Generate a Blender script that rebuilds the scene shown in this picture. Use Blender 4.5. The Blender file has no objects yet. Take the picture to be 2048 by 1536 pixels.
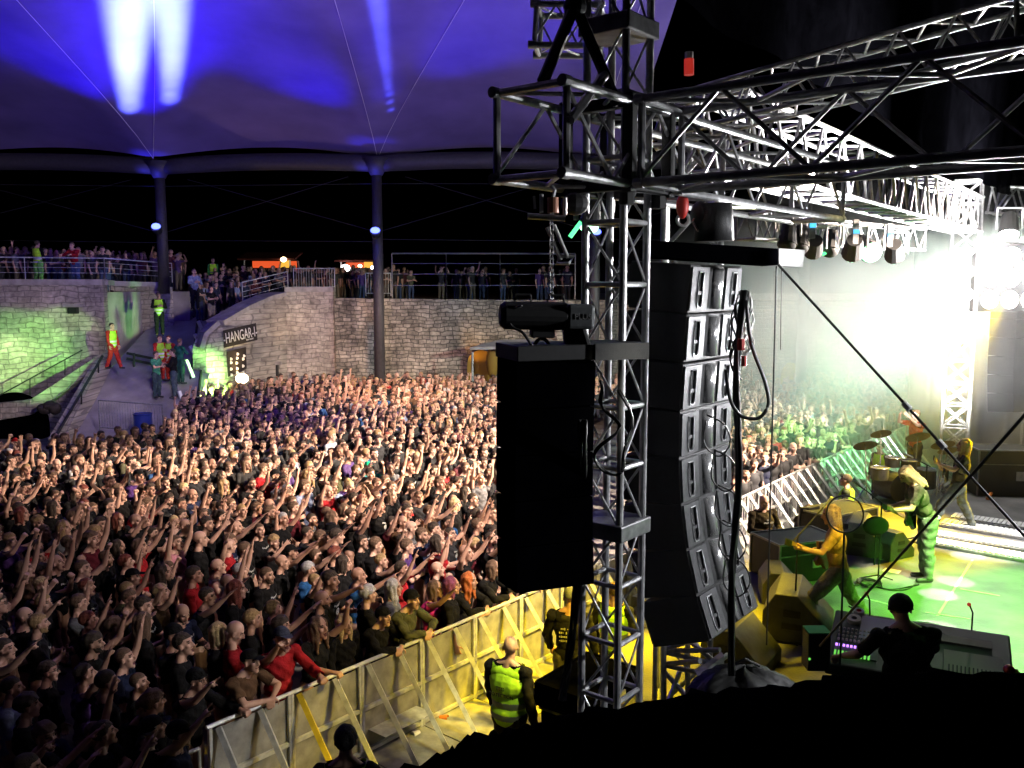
import bpy, bmesh, math, random
import numpy as np
from mathutils import Vector, Matrix, Euler
R = math.radians
random.seed(7); np.random.seed(7)
scene = bpy.context.scene
COL = scene.collection
# ---------------------------------------------------------------- camera
F = 1774.0
PITCH = R(6.4)
CAM = Vector((0, 0, 5.7))
cd = bpy.data.cameras.new('camera'); cam = bpy.data.objects.new('camera', cd); COL.objects.link(cam)
cd.sensor_width = 36; cd.lens = 36 * F / 2048; cd.clip_start = 0.05; cd.clip_end = 600
cam.location = CAM; cam.rotation_euler = (R(90) - PITCH, 0, 0)
scene.camera = cam
def ray(px, py):
    x, y = (px - 1024) / F, (py - 768) / F
    c, s = math.cos(PITCH), math.sin(PITCH)
    fy, fz = c - y * s, -s - y * c
    return Vector((x / fy, 1.0, fz / fy))
def P(px, py, d): return CAM + ray(px, py) * d          # the point d metres in front, seen at a pixel
def G(px, py, z=0.0):
    r = ray(px, py); return CAM + r * ((z - CAM.z) / r.z)
def proj(p):
    v = p - CAM; c, s = math.cos(PITCH), math.sin(PITCH)
    f = v.y * c - v.z * s
    if f < 0.1: return None
    u = v.y * s + v.z * c
    return 1024 + F * v.x / f, 768 - F * u / f
# ---------------------------------------------------------------- world, exposure
w = bpy.data.worlds.new('World'); scene.world = w; w.use_nodes = True
nt = w.node_tree; bg = nt.nodes['Background']
sky = nt.nodes.new('ShaderNodeTexSky'); sky.sky_type = 'NISHITA'; sky.sun_disc = False
sky.sun_elevation = R(-9); sky.sun_rotation = R(200); sky.altitude = 300
nt.links.new(sky.outputs[0], bg.inputs[0]); bg.inputs[1].default_value = 0.05
scene.view_settings.view_transform = 'Standard'; scene.view_settings.look = 'None'
scene.view_settings.exposure = 0.0; scene.view_settings.gamma = 1
scene.cycles.use_denoising = True
try: scene.cycles.denoiser = 'OPENIMAGEDENOISE'
except Exception: pass
scene.cycles.max_bounces = 4; scene.cycles.diffuse_bounces = 2; scene.cycles.glossy_bounces = 2
scene.cycles.transmission_bounces = 3; scene.cycles.volume_bounces = 0; scene.cycles.transparent_max_bounces = 6
scene.cycles.use_light_tree = True; scene.cycles.sample_clamp_indirect = 3.0
scene.cycles.caustics_reflective = False; scene.cycles.caustics_refractive = False
scene.cycles.volume_step_rate = 2.5; scene.cycles.volume_max_steps = 96
# ---------------------------------------------------------------- stage frame
S0 = Vector((0.69, 6.0, 0)); U = Vector((0.629, 0.777, 0)); V = Vector((0.777, -0.629, 0))
ST = 1.15
def SV(s, v, z=0.0):
    p = S0 + U * s + V * v; return Vector((p.x, p.y, z))
# ---------------------------------------------------------------- lights (lamps of the show and the courtyard, plus added fills)
def spot(name, loc, target, power, size, color, blend=0.5, radius=0.15):
    l = bpy.data.lights.new(name, 'SPOT'); l.energy = power; l.spot_size = R(size); l.spot_blend = blend
    l.color = color; l.shadow_soft_size = radius
    o = bpy.data.objects.new(name, l); COL.objects.link(o); o.location = loc
    o.rotation_euler = (Vector(target) - Vector(loc)).to_track_quat('-Z', 'Y').to_euler()
    return o
def point(name, loc, power, color, radius=0.2):
    l = bpy.data.lights.new(name, 'POINT'); l.energy = power; l.color = color; l.shadow_soft_size = radius
    o = bpy.data.objects.new(name, l); COL.objects.link(o); o.location = loc
    return o
WARM = (1, .80, .64)
# wash thrown from the stage over the crowd
spot('crowd_wash_light', (11.5, 14.5, 7.6), (-4.0, 25.0, 1.0), 80000, 66, WARM, .8, .2)
spot('crowd_wash_light', (3.6, 10.2, 7.0), (-2.5, 15.5, 1.3), 8500, 54, (1, .84, .72), 1, .2)
spot('crowd_fringe_light', (5.0, 9.0, 6.8), (-4.5, 13.0, 1.2), 700, 60, (.95, .68, .85), .9, .3)
spot('crowd_amber_light', (9.8, 15.5, 6.6), (0.0, 17.5, 1.4), 7000, 34, (1, .62, .2), .8, .15)
# ---------------------------------------------------------------- helpers
def tag(o, label=None, cat=None, group=None, kind=None):
    if label: o['label'] = label
    if cat: o['category'] = cat
    if group: o['group'] = group
    if kind: o['kind'] = kind
    return o
def thing(name, label, cat, loc, group=None):
    o = bpy.data.objects.new(name, None); COL.objects.link(o); o.location = Vector(loc); o.empty_display_size = .2
    o['loc'] = 1
    return tag(o, label, cat, group)
class MB:
    def __init__(s): s.v = []; s.f = []; s.m = []
    def add(s, vs, fs, mi=0):
        b = len(s.v); s.v += [tuple(v) for v in vs]; s.f += [tuple(i + b for i in f) for f in fs]; s.m += [mi] * len(fs); return s
    def box(s, c, size, rot=None, mi=0):
        c = Vector(c); M = rot if rot is not None else Matrix.Identity(3)
        h = [x / 2 for x in size]
        vs = [c + M @ Vector((x * h[0], y * h[1], z * h[2])) for z in (-1, 1) for y in (-1, 1) for x in (-1, 1)]
        return s.add(vs, [(0, 2, 3, 1), (4, 5, 7, 6), (0, 1, 5, 4), (2, 6, 7, 3), (0, 4, 6, 2), (1, 3, 7, 5)], mi)
    def tube(s, p0, p1, r, r1=None, n=8, caps=True, mi=0):
        p0 = Vector(p0); p1 = Vector(p1); r1 = r if r1 is None else r1
        d = p1 - p0
        if d.length < 1e-6: return s
        q = d.to_track_quat('Z', 'Y').to_matrix()
        vs = []
        for p, rr in ((p0, r), (p1, r1)):
            for i in range(n):
                a = 2 * math.pi * i / n; vs.append(p + q @ Vector((math.cos(a) * rr, math.sin(a) * rr, 0)))
        fs = [(i, (i + 1) % n, n + (i + 1) % n, n + i) for i in range(n)]
        if caps: fs += [tuple(range(n - 1, -1, -1)), tuple(range(n, 2 * n))]
        return s.add(vs, fs, mi)
    def path(s, pts, r, n=6, mi=0):
        pts = [Vector(p) for p in pts]; vs = []; fs = []
        m = len(pts)
        for k, p in enumerate(pts):
            t = (pts[min(k + 1, m - 1)] - pts[max(k - 1, 0)]).normalized()
            ref = Vector((0, 0, 1)) if abs(t.z) < .95 else Vector((1, 0, 0))
            a = t.cross(ref).normalized(); b = t.cross(a)
            for i in range(n):
                g = 2 * math.pi * i / n; vs.append(p + a * math.cos(g) * r + b * math.sin(g) * r)
        for k in range(m - 1):
            for i in range(n):
                fs.append((k * n + i, k * n + (i + 1) % n, (k + 1) * n + (i + 1) % n, (k + 1) * n + i))
        fs += [tuple(range(n - 1, -1, -1)), tuple(range((m - 1) * n, m * n))]
        return s.add(vs, fs, mi)
    def extr(s, poly, off, mi=0):       # polygon swept along a vector
        off = Vector(off); poly = [Vector(p) for p in poly]; n = len(poly)
        vs = poly + [p + off for p in poly]
        fs = [tuple(range(n - 1, -1, -1)), tuple(range(n, 2 * n))] + [(i, (i + 1) % n, n + (i + 1) % n, n + i) for i in range(n)]
        return s.add(vs, fs, mi)
    def ell(s, c, rad, rot=None, nu=12, nv=8, mi=0):
        c = Vector(c); M = rot if rot is not None else Matrix.Identity(3); vs = []; fs = []
        for j in range(nv + 1):
            th = math.pi * j / nv
            for i in range(nu):
                ph = 2 * math.pi * i / nu
                vs.append(c + M @ Vector((rad[0] * math.sin(th) * math.cos(ph), rad[1] * math.sin(th) * math.sin(ph), rad[2] * math.cos(th))))
        for j in range(nv):
            for i in range(nu):
                fs.append((j * nu + i, (j + 1) * nu + i, (j + 1) * nu + (i + 1) % nu, j * nu + (i + 1) % nu))
        return s.add(vs, fs, mi)
    def torus(s, c, rad, r, rot=None, nu=28, nv=6, mi=0):
        M = rot if rot is not None else Matrix.Identity(3); c = Vector(c); vs = []; fs = []
        for i in range(nu):
            a = 2 * math.pi * i / nu
            for j in range(nv):
                b = 2 * math.pi * j / nv; q = rad + r * math.cos(b)
                vs.append(c + M @ Vector((q * math.cos(a), q * math.sin(a), r * math.sin(b))))
        for i in range(nu):
            for j in range(nv):
                fs.append((i * nv + j, ((i + 1) % nu) * nv + j, ((i + 1) % nu) * nv + (j + 1) % nv, i * nv + (j + 1) % nv))
        return s.add(vs, fs, mi)
    def grid(s, fn, nu, nv, mi=0):
        vs = [fn(i / nu, j / nv) for j in range(nv + 1) for i in range(nu + 1)]
        fs = [(j * (nu + 1) + i, j * (nu + 1) + i + 1, (j + 1) * (nu + 1) + i + 1, (j + 1) * (nu + 1) + i) for j in range(nv) for i in range(nu)]
        return s.add(vs, fs, mi)
    def build(s, name, mats, parent=None, smooth=False, bevel=0, recalc=True):
        me = bpy.data.meshes.new(name); me.from_pydata(s.v, [], s.f)
        if not isinstance(mats, (list, tuple)): mats = [mats]
        for m in mats: me.materials.append(m)
        if len(mats) > 1: me.polygons.foreach_set('material_index', s.m)
        if recalc:
            bm = bmesh.new(); bm.from_mesh(me)
            bmesh.ops.remove_doubles(bm, verts=bm.verts, dist=1e-5)
            bmesh.ops.recalc_face_normals(bm, faces=bm.faces); bm.to_mesh(me); bm.free()
        if smooth: me.polygons.foreach_set('use_smooth', [True] * len(me.polygons))
        o = bpy.data.objects.new(name, me); COL.objects.link(o)
        if bevel:
            b = o.modifiers.new('b', 'BEVEL'); b.width = bevel; b.segments = 2; b.limit_method = 'ANGLE'
        if parent is not None:
            o.parent = parent
            q = parent; T = Vector((0, 0, 0))
            while q is not None:
                if 'loc' in q: T = Vector(q.location)
                q = q.parent
            if 'loc' in parent: o.matrix_parent_inverse = Matrix.Translation(-T)
        return o
def rotm(x, z=None):      # 3x3 whose local x axis points along x and local z near z
    x = Vector(x).normalized(); z = Vector(z or (0, 0, 1)); y = z.cross(x)
    if y.length < 1e-4: y = Vector((0, 1, 0)).cross(x)
    y.normalize(); z = x.cross(y)
    return Matrix((x, y, z)).transposed()
def struct(name, mb, m, **k): return tag(mb.build(name, m, **k), kind='structure')
# ---------------------------------------------------------------- materials
def mat(name, col, rough=.6, metal=0, noise=0, nscale=8, bump=0, bscale=30, emit=None, es=0, spec=None, obj_color=False, alpha=None, sheen=0):
    m = bpy.data.materials.new(name); m.use_nodes = True; n = m.node_tree; b = n.nodes['Principled BSDF']
    b.inputs['Base Color'].default_value = (*col, 1); b.inputs['Roughness'].default_value = rough; b.inputs['Metallic'].default_value = metal
    if spec is not None: b.inputs['Specular IOR Level'].default_value = spec
    src = None
    if obj_color:
        oi = n.nodes.new('ShaderNodeObjectInfo'); src = oi.outputs['Color']
    if noise or bump:
        tc = n.nodes.new('ShaderNodeTexCoord')
        nz = n.nodes.new('ShaderNodeTexNoise'); nz.inputs['Scale'].default_value = nscale; nz.inputs['Detail'].default_value = 5
        n.links.new(tc.outputs['Object'], nz.inputs['Vector'])
        if noise:
            mr = n.nodes.new('ShaderNodeMapRange'); mr.inputs[1].default_value = .3; mr.inputs[2].default_value = .7
            mr.inputs[3].default_value = 1 - noise; mr.inputs[4].default_value = 1 + noise
            n.links.new(nz.outputs[0], mr.inputs[0])
            mx = n.nodes.new('ShaderNodeVectorMath'); mx.operation = 'SCALE'
            if src: n.links.new(src, mx.inputs[0])
            else: mx.inputs[0].default_value = col
            n.links.new(mr.outputs[0], mx.inputs['Scale']); src = mx.outputs[0]
        if bump:
            n2 = n.nodes.new('ShaderNodeTexNoise'); n2.inputs['Scale'].default_value = bscale
            n.links.new(tc.outputs['Object'], n2.inputs['Vector'])
            bp = n.nodes.new('ShaderNodeBump'); bp.inputs['Strength'].default_value = bump; bp.inputs['Distance'].default_value = .02
            n.links.new(n2.outputs[0], bp.inputs['Height']); n.links.new(bp.outputs[0], b.inputs['Normal'])
    if src: n.links.new(src, b.inputs['Base Color'])
    if emit: b.inputs['Emission Color'].default_value = (*emit, 1); b.inputs['Emission Strength'].default_value = es
    if alpha is not None: b.inputs['Alpha'].default_value = alpha
    return m
def stone(name, c1, c2, mortar, bw=.42, bh=.2, dirt=.35):
    m = bpy.data.materials.new(name); m.use_nodes = True; n = m.node_tree; b = n.nodes['Principled BSDF']
    L = n.links.new
    tc = n.nodes.new('ShaderNodeTexCoord'); sp = n.nodes.new('ShaderNodeSeparateXYZ'); cb = n.nodes.new('ShaderNodeCombineXYZ')
    L(tc.outputs['Object'], sp.inputs[0]); L(sp.outputs[0], cb.inputs[0]); L(sp.outputs[2], cb.inputs[1])
    wob = n.nodes.new('ShaderNodeTexNoise'); wob.inputs['Scale'].default_value = 1.3; L(cb.outputs[0], wob.inputs['Vector'])
    sc = n.nodes.new('ShaderNodeVectorMath'); sc.operation = 'SCALE'; sc.inputs['Scale'].default_value = .35; L(wob.outputs[1], sc.inputs[0])
    ad = n.nodes.new('ShaderNodeVectorMath'); L(cb.outputs[0], ad.inputs[0]); L(sc.outputs[0], ad.inputs[1])
    br = n.nodes.new('ShaderNodeTexBrick'); L(ad.outputs[0], br.inputs['Vector'])
    br.inputs['Color1'].default_value = (*c1, 1); br.inputs['Color2'].default_value = (*c2, 1); br.inputs['Mortar'].default_value = (*mortar, 1)
    br.inputs['Scale'].default_value = 1; br.inputs['Brick Width'].default_value = bw; br.inputs['Row Height'].default_value = bh
    br.inputs['Mortar Size'].default_value = .022; br.inputs['Mortar Smooth'].default_value = .4; br.inputs['Bias'].default_value = -.1
    br.squash = 1.5; br.squash_frequency = 3
    nz = n.nodes.new('ShaderNodeTexNoise'); nz.inputs['Scale'].default_value = .7; nz.inputs['Detail'].default_value = 8; nz.inputs['Roughness'].default_value = .7
    L(cb.outputs[0], nz.inputs['Vector'])
    mr = n.nodes.new('ShaderNodeMapRange'); mr.inputs[1].default_value = .32; mr.inputs[2].default_value = .68; mr.inputs[3].default_value = 1 - dirt * 1.7; mr.inputs[4].default_value = 1.25
    L(nz.outputs[0], mr.inputs[0])
    vz = n.nodes.new('ShaderNodeTexNoise'); vz.inputs['Scale'].default_value = 6; vz.inputs['Detail'].default_value = 4; L(cb.outputs[0], vz.inputs['Vector'])
    mr2 = n.nodes.new('ShaderNodeMapRange'); mr2.inputs[1].default_value = .3; mr2.inputs[2].default_value = .7; mr2.inputs[3].default_value = .7; mr2.inputs[4].default_value = 1.25
    L(vz.outputs[0], mr2.inputs[0])
    mu = n.nodes.new('ShaderNodeMath'); mu.operation = 'MULTIPLY'; L(mr.outputs[0], mu.inputs[0]); L(mr2.outputs[0], mu.inputs[1])
    s2 = n.nodes.new('ShaderNodeVectorMath'); s2.operation = 'SCALE'; L(br.outputs[0], s2.inputs[0]); L(mu.outputs[0], s2.inputs['Scale'])
    L(s2.outputs[0], b.inputs['Base Color']); b.inputs['Roughness'].default_value = .9
    h = n.nodes.new('ShaderNodeMath'); h.operation = 'SUBTRACT'; L(vz.outputs[0], h.inputs[0]); L(br.outputs['Fac'], h.inputs[1])
    bp = n.nodes.new('ShaderNodeBump'); bp.inputs['Strength'].default_value = .6; bp.inputs['Distance'].default_value = .05
    L(h.outputs[0], bp.inputs['Height']); L(bp.outputs[0], b.inputs['Normal'])
    return m
M = {}
M['asphalt'] = mat('asphalt', (.16, .15, .14), .85, noise=.45, nscale=1.5, bump=.4, bscale=40)
M['concrete'] = mat('concrete', (.3, .27, .27), .9, noise=.3, nscale=1.2, bump=.4, bscale=25)
M['stone'] = stone('stone_blocks', (.52, .46, .39), (.38, .335, .29), (.27, .24, .21))
M['stone_wall'] = stone('rough_stone_blocks', (.50, .43, .36), (.26, .225, .19), (.13, .115, .10), .34, .17, .55)
M['coping'] = mat('coping_stone', (.35, .32, .3), .9, noise=.3, nscale=3, bump=.4, bscale=20)
M['alu'] = mat('scuffed_aluminium', (.55, .55, .56), .36, .55, noise=.3, nscale=14, bump=.12, bscale=60)
M['alu_dark'] = mat('dark_aluminium', (.3, .3, .31), .42, .6, noise=.3, nscale=14)  # same metal in a darker tone
M['steel'] = mat('galvanised_steel', (.62, .62, .6), .45, .4, noise=.25, nscale=10)
M['black'] = mat('matt_black', (.012, .012, .013), .7, noise=.3, nscale=20)
M['black_cab'] = mat('black_cabinet_paint', (.012, .012, .013), .55, noise=.3, nscale=30, bump=.25, bscale=220)
M['grey_cab'] = mat('grey_rear_panel', (.075, .075, .08), .5, .2, noise=.3, nscale=25, bump=.2, bscale=120)
M['rubber'] = mat('black_cable_rubber', (.012, .012, .012), .45)
M['black_cloth'] = mat('black_drape', (.001, .001, .0015), 1, noise=.4, nscale=3, bump=.5, bscale=6, spec=0)
M['shiny'] = mat('bright_chrome', (.8, .8, .8), .22, .75)
M['yellow_steel'] = mat('yellow_painted_steel', (.6, .45, .03), .5, noise=.2)
M['dim_ochre'] = mat('dim_ochre_yellow', (.22, .13, .015), .8)  # ochre carries the doorway's yellow light; also colours the pillar
M['red'] = mat('red_plastic', (.6, .03, .02), .5)
M['orange'] = mat('orange_hose', (.7, .2, .03), .5)
M['blue'] = mat('blue_plastic', (.012, .025, .2), .4)
M['white'] = mat('white_paper', (.8, .8, .78), .7)
M['cream'] = mat('cream_tape', (.7, .65, .5), .6)
M['plywood'] = mat('barrier_sheet', (.30, .29, .27), .5, .2, noise=.35, nscale=5, bump=.2, bscale=15)
M['deck'] = mat('scuffed_stage_deck', (.13, .125, .12), .42, noise=.5, nscale=1.6, bump=.25, bscale=35)
M['wedge'] = mat('grey_monitor_paint', (.05, .05, .05), .55, noise=.25, nscale=12, bump=.2, bscale=150)
M['canvas'] = mat('canopy_canvas', (.17, .125, .30), .8, noise=.22, nscale=.45, bump=.5, bscale=1.6)  # violet of the light is put into this pale fabric's colour
M['pole'] = mat('grey_painted_steel_pole', (.05, .045, .05), .6, .2, noise=.15)
M['banner'] = mat('black_banner_cloth', (.02, .014, .014), .8)
M['lettering'] = mat('pale_lettering', (.75, .7, .72), .7)
M['tape'] = mat('white_gaffer_tape', (.55, .55, .5), .6)
M['red_canvas'] = mat('red_awning', (.10, .012, .008), .7)
M['glass'] = mat('clear_dish', (.8, .8, .8), .1, alpha=.25)
def glow(name, c, s): return mat(name, (0.02, 0.02, 0.02), .5, emit=c, es=s)
M['blue_lens'] = glow('blue_floodlight_lens', (.1, .14, 1), 5.5)
M['green_lens'] = glow('green_stage_lens', (.35, 1, .5), 6)
M['white_lens'] = glow('white_lamp_lens', (1, .97, .95), 18)
M['warm_lens'] = glow('warm_bulb', (1, .75, .4), 14)
M['cyan_lens'] = glow('cyan_indicator', (.1, .6, 1), 1.5)
M['violet_lens'] = glow('violet_console_leds', (.5, .2, 1), 2.5)
M['green_led'] = glow('green_console_leds', (.2, .9, .1), .8)
M['red_led'] = glow('red_indicator', (1, .05, .03), .35)
M['stall_glow'] = glow('stall_back_glow', (1, .12, .03), .8)  # panels glow by themselves, standing in for the stalls' lamplight
M['stall_glow2'] = glow('stall_side_glow', (1, .5, .05), 1.0)
M['screen'] = glow('phone_screen', (.85, .9, 1), 2.5)
# ---------------------------------------------------------------- text
def text(body, size, loc, xdir, up, m, parent, name='lettering', extrude=.002, align='CENTER', sx=1.0):
    c = bpy.data.curves.new(name, 'FONT'); c.body = body; c.size = size; c.extrude = extrude; c.align_x = align; c.align_y = 'CENTER'; c.resolution_u = 3
    tmp = bpy.data.objects.new('tmp', c); COL.objects.link(tmp); me = bpy.data.meshes.new_from_object(tmp.evaluated_get(bpy.context.evaluated_depsgraph_get())); bpy.data.objects.remove(tmp)
    me.materials.clear(); me.materials.append(m); o = bpy.data.objects.new(name, me); COL.objects.link(o)
    x = Vector(xdir).normalized(); u = Vector(up).normalized(); z = x.cross(u).normalized(); u = z.cross(x)
    T = Matrix((x, u, z)).transposed().to_4x4(); T.translation = Vector(loc)
    if parent is not None:
        o.parent = parent
        if 'loc' in parent: o.matrix_parent_inverse = Matrix.Translation(-Vector(parent.location))
    o.matrix_basis = T @ Matrix.Diagonal((sx, 1, 1, 1))
    return o
# ================================================================= SETTING
struct('ground', MB().grid(lambda a, b: Vector((-160 + 320 * a, -40 + 340 * b, 0)), 8, 8), M['asphalt'])
# upper terraces behind the walls
struct('terrace_ground', MB().extr([(-60, 34.4, 0), (-30, 34.4, 0), (-16.9, 36.5, 0), (-15.9, 40.2, 0), (-14.6, 40.3, 0), (-14.6, 110, 0), (-60, 110, 0)], (0, 0, 5.38)), M['concrete'])
struct('terrace_ground', MB().extr([(-9.9, 41.0, 0), (70, 41.0, 0), (70, 110, 0), (-9.9, 110, 0)], (0, 0, 4.78)), M['concrete'])
rampz = [(P(110, 885, 30.5), P(352, 885, 30.5)), (P(200, 722, 34.5), P(415, 760, 34.5)), (P(300, 640, 39.5), P(450, 640, 39.5)), (P(330, 600, 44), P(560, 600, 44))]
RZ = [.08, 2.0, 3.9, 4.85]
def ramp_pt(a, b):
    k = min(int(b * 3), 2); t = b * 3 - k
    l = rampz[k][0].lerp(rampz[k + 1][0], t); r = rampz[k][1].lerp(rampz[k + 1][1], t)
    p = l.lerp(r, a); return Vector((p.x, p.y, RZ[k] * (1 - t) + RZ[k + 1] * t))
rb = MB().grid(ramp_pt, 10, 18)
struct('ramp_path', rb, M['concrete'])
def wall(name, pts, thick, m, label, cat='wall', coping=.0, group=None):
    # pts: list of (top point Vector); wall drops to the ground
    top = [Vector(p) for p in pts]
    c = sum(top, Vector()) / len(top); t = thing(name, label, cat, (c.x, c.y, 0), group)
    d = (top[-1] - top[0]); n = Vector((-d.y, d.x, 0)).normalized()
    if n.y < 0: n = -n
    mb = MB()
    for a, b in zip(top[:-1], top[1:]):
        vs = []
        for p in (a, b):
            for off in (Vector(), n * thick):
                vs += [Vector((p.x, p.y, -.2)) + off, p + off]
        mb.add(vs, [(0, 1, 5, 4), (2, 6, 7, 3), (1, 3, 7, 5), (0, 2, 3, 1), (4, 5, 7, 6)])
    mb.build('masonry', m, t)
    if coping:
        cb = MB()
        for a, b in zip(top[:-1], top[1:]):
            x = (b - a).normalized(); q = rotm(x)
            cb.box((a + b) / 2 + n * thick / 2 + Vector((0, 0, coping / 2 + .003)), ((b - a).length + .02, thick + .16, coping), q)
        cb.build('coping', M['coping'], t)
    return t
wl = wall('stone_wall', [P(-420, 570, 33), P(205, 570, 35.5)], .9, M['stone'], 'long stone courtyard wall lit green at the left below the terrace railing', coping=.22)
wall('stone_wall', [P(206, 570, 35.7), P(222, 571, 38.5), P(345, 574, 39.5)], .8, M['stone'], 'recessed stone wall behind the ramp with the yellow vest guard', coping=.2)
wall('parapet_wall', [P(412, 700, 35.0), P(420, 672, 35.1), P(445, 650, 35.4), P(500, 618, 37), P(545, 598, 38.6), P(572, 592, 39.6)], .7, M['stone'], 'curving stone parapet rising beside the ramp with the black banner', coping=.18)
wall('stone_wall', [P(570, 584, 39.5), P(666, 584, 39.7)], 1.0, M['stone'], 'projecting stone bastion between the parapet and the grey pole', coping=.22)
wall('stone_wall', [P(664, 596, 40.2), P(1000, 600, 40.6), P(1600, 600, 41), P(2300, 600, 41)], 1.0, M['stone_wall'], 'long rough stone wall behind the crowd passing behind the speaker arrays')
# small window slots in the walls
def slot(px, py, wd, ht, d, label):
    t = thing('wall_opening', label, 'opening', P(px, py, d)); c = P(px, py, d)
    MB().box(c, (wd, .25, ht)).build('recess', M['black'], t)  # solid black block, the opening's shade is in its colour
    MB().box(c + Vector((0, -.02, ht / 2 + .07)), (wd + .3, .3, .12)).build('lintel', M['coping'], t)
slot(147, 621, .35, .25, 35.2, 'small dark slot in the left stone wall above the green patch')
slot(545, 742, .5, .55, 38.8, 'small dark window low in the bastion wall right of the banner')
# arch tunnel mouth lower left
t = thing('tunnel_arch', 'dark round arched tunnel mouth at the foot of the left wall', 'arch', G(20, 860))
c = P(15, 850, 32.5); prof = [c + Vector((1.25 * math.cos(a), 0, 1.15 * math.sin(a))) for a in [math.pi * i / 14 for i in range(15)]]
MB().extr(prof + [c + Vector((-1.25, 0, -1.2)), c + Vector((1.25, 0, -1.2))], (0, .6, 0)).build('tunnel_dark_slab', M['black_cloth'], t)  # solid slab, its black stands for the darkness inside the tunnel
# sloping shadowed retaining wedge and stair rail
t = thing('stone_stairway', 'sloping stone stair flank running down along the green lit wall', 'stairs', G(100, 860))
MB().extr([P(-60, 812, 32.2), P(60, 800, 32.2), P(204, 706, 34.5), P(208, 722, 34.6), P(120, 790, 33), P(60, 830, 32.2), P(-60, 850, 32.2)], (0, .5, 0)).build('flank', M['stone'], t)
hr = MB(); hr.tube(P(-40, 812, 31.8), P(165, 700, 33.5), .025); hr.tube(P(60, 757, 32.6), P(60, 790, 32.6), .02); hr.tube(P(130, 718, 33.2), P(130, 750, 33.2), .02)
hr.build('handrail', M['black'], t)
# stone kerb left of the ramp
t = thing('ramp_kerb', 'pale rough stone kerb wall along the left edge of the ramp', 'kerb wall', G(120, 880))
MB().extr([P(96, 878, 30.3), P(130, 872, 30.3), P(208, 716, 34.4), P(190, 718, 34.4)], (0, .5, -.5)).build('masonry', M['stone'], t)
k2 = MB(); k2.tube(P(112, 872, 30.0), P(205, 712, 34.0), .05); k2.tube(P(163, 788, 31.6), P(163, 808, 31.8), .03); k2.tube(P(197, 728, 33.4), P(197, 745, 33.6), .03)
k2.build('handrail', M['black'], t)
# ---- trees/dark slope far behind the terrace: dark low hill
struct('hill', MB().grid(lambda a, b: Vector((-110 + 240 * a, 92 + 30 * b, 4.5 + 4.5 * b + 1.2 * math.sin(a * 23) * b)), 40, 4), M['black'])
# ---------------------------------------------------------------- canopy
PX = [(-150, 448), (305, 455), (755, 463), (1190, 466), (1612, 470)]
poles = [P(px, py, 38.0) for px, py in PX]
poles = [Vector((p.x, p.y + (1.0 if i == 1 else 0), 0)) for i, p in enumerate(poles)]
ZR = 11.0
ct = thing('tent_canopy', 'huge pale fabric canopy glowing blue and violet above the crowd', 'canopy', (-5, 36, 0))
xs = [p.x for p in poles]
def canopy_pt(a, b):
    x = -46 + 51.0 * a
    k = 0.0
    for x0, x1 in zip([xs[0] - 10.] + xs, xs + [xs[-1] + 10]):
        if x0 <= x <= x1:
            k = math.sin(math.pi * (x - x0) / (x1 - x0))
    y0 = 38.4 + .9 * k
    y = y0 - 34 * b
    ridge = 0
    for q in xs:
        ridge += math.exp(-((x - q - (1 - 0) * b * 6) ** 2) / (2 * (1.2 + 9 * b) ** 2))
    z = ZR + .05 + .55 * k * math.exp(-3 * b) + 7.5 * b ** .85 + .5 * ridge * b * 2.2 * math.exp(-b)
    return Vector((x, y, z))
MB().grid(canopy_pt, 110, 50).build('membrane', M['canvas'], ct, smooth=True, recalc=False)
seam = MB()
for q in xs[1:4]:
    for sl in (.0, .35):
        pts = []
        for i in range(16):
            b = i / 15 * .75; x = q + sl * 34 * b + 1.2 * b
            a = (x + 46) / 51.0
            if 0 < a < .995: pts.append(canopy_pt(a, b) + Vector((0, 0, -.05)))
        if len(pts) > 2: seam.path(pts, .011, 5)
seam.build('seam_cable', M['lettering'], ct)
eb = MB()
for a, b in zip([Vector((-50, 39, 0))] + poles, poles + [Vector((30, 39, 0))]):
    n = 10
    pts = []
    for i in range(n + 1):
        p = a.lerp(b, i / n); pts.append(Vector((p.x, p.y + .35 * math.sin(math.pi * i / n), ZR - .25 + .18 * math.sin(math.pi * i / n))))
    eb.path(pts, .36, 10)
eb.build('edge_beam', M['pole'], ct, smooth=True)
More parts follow.
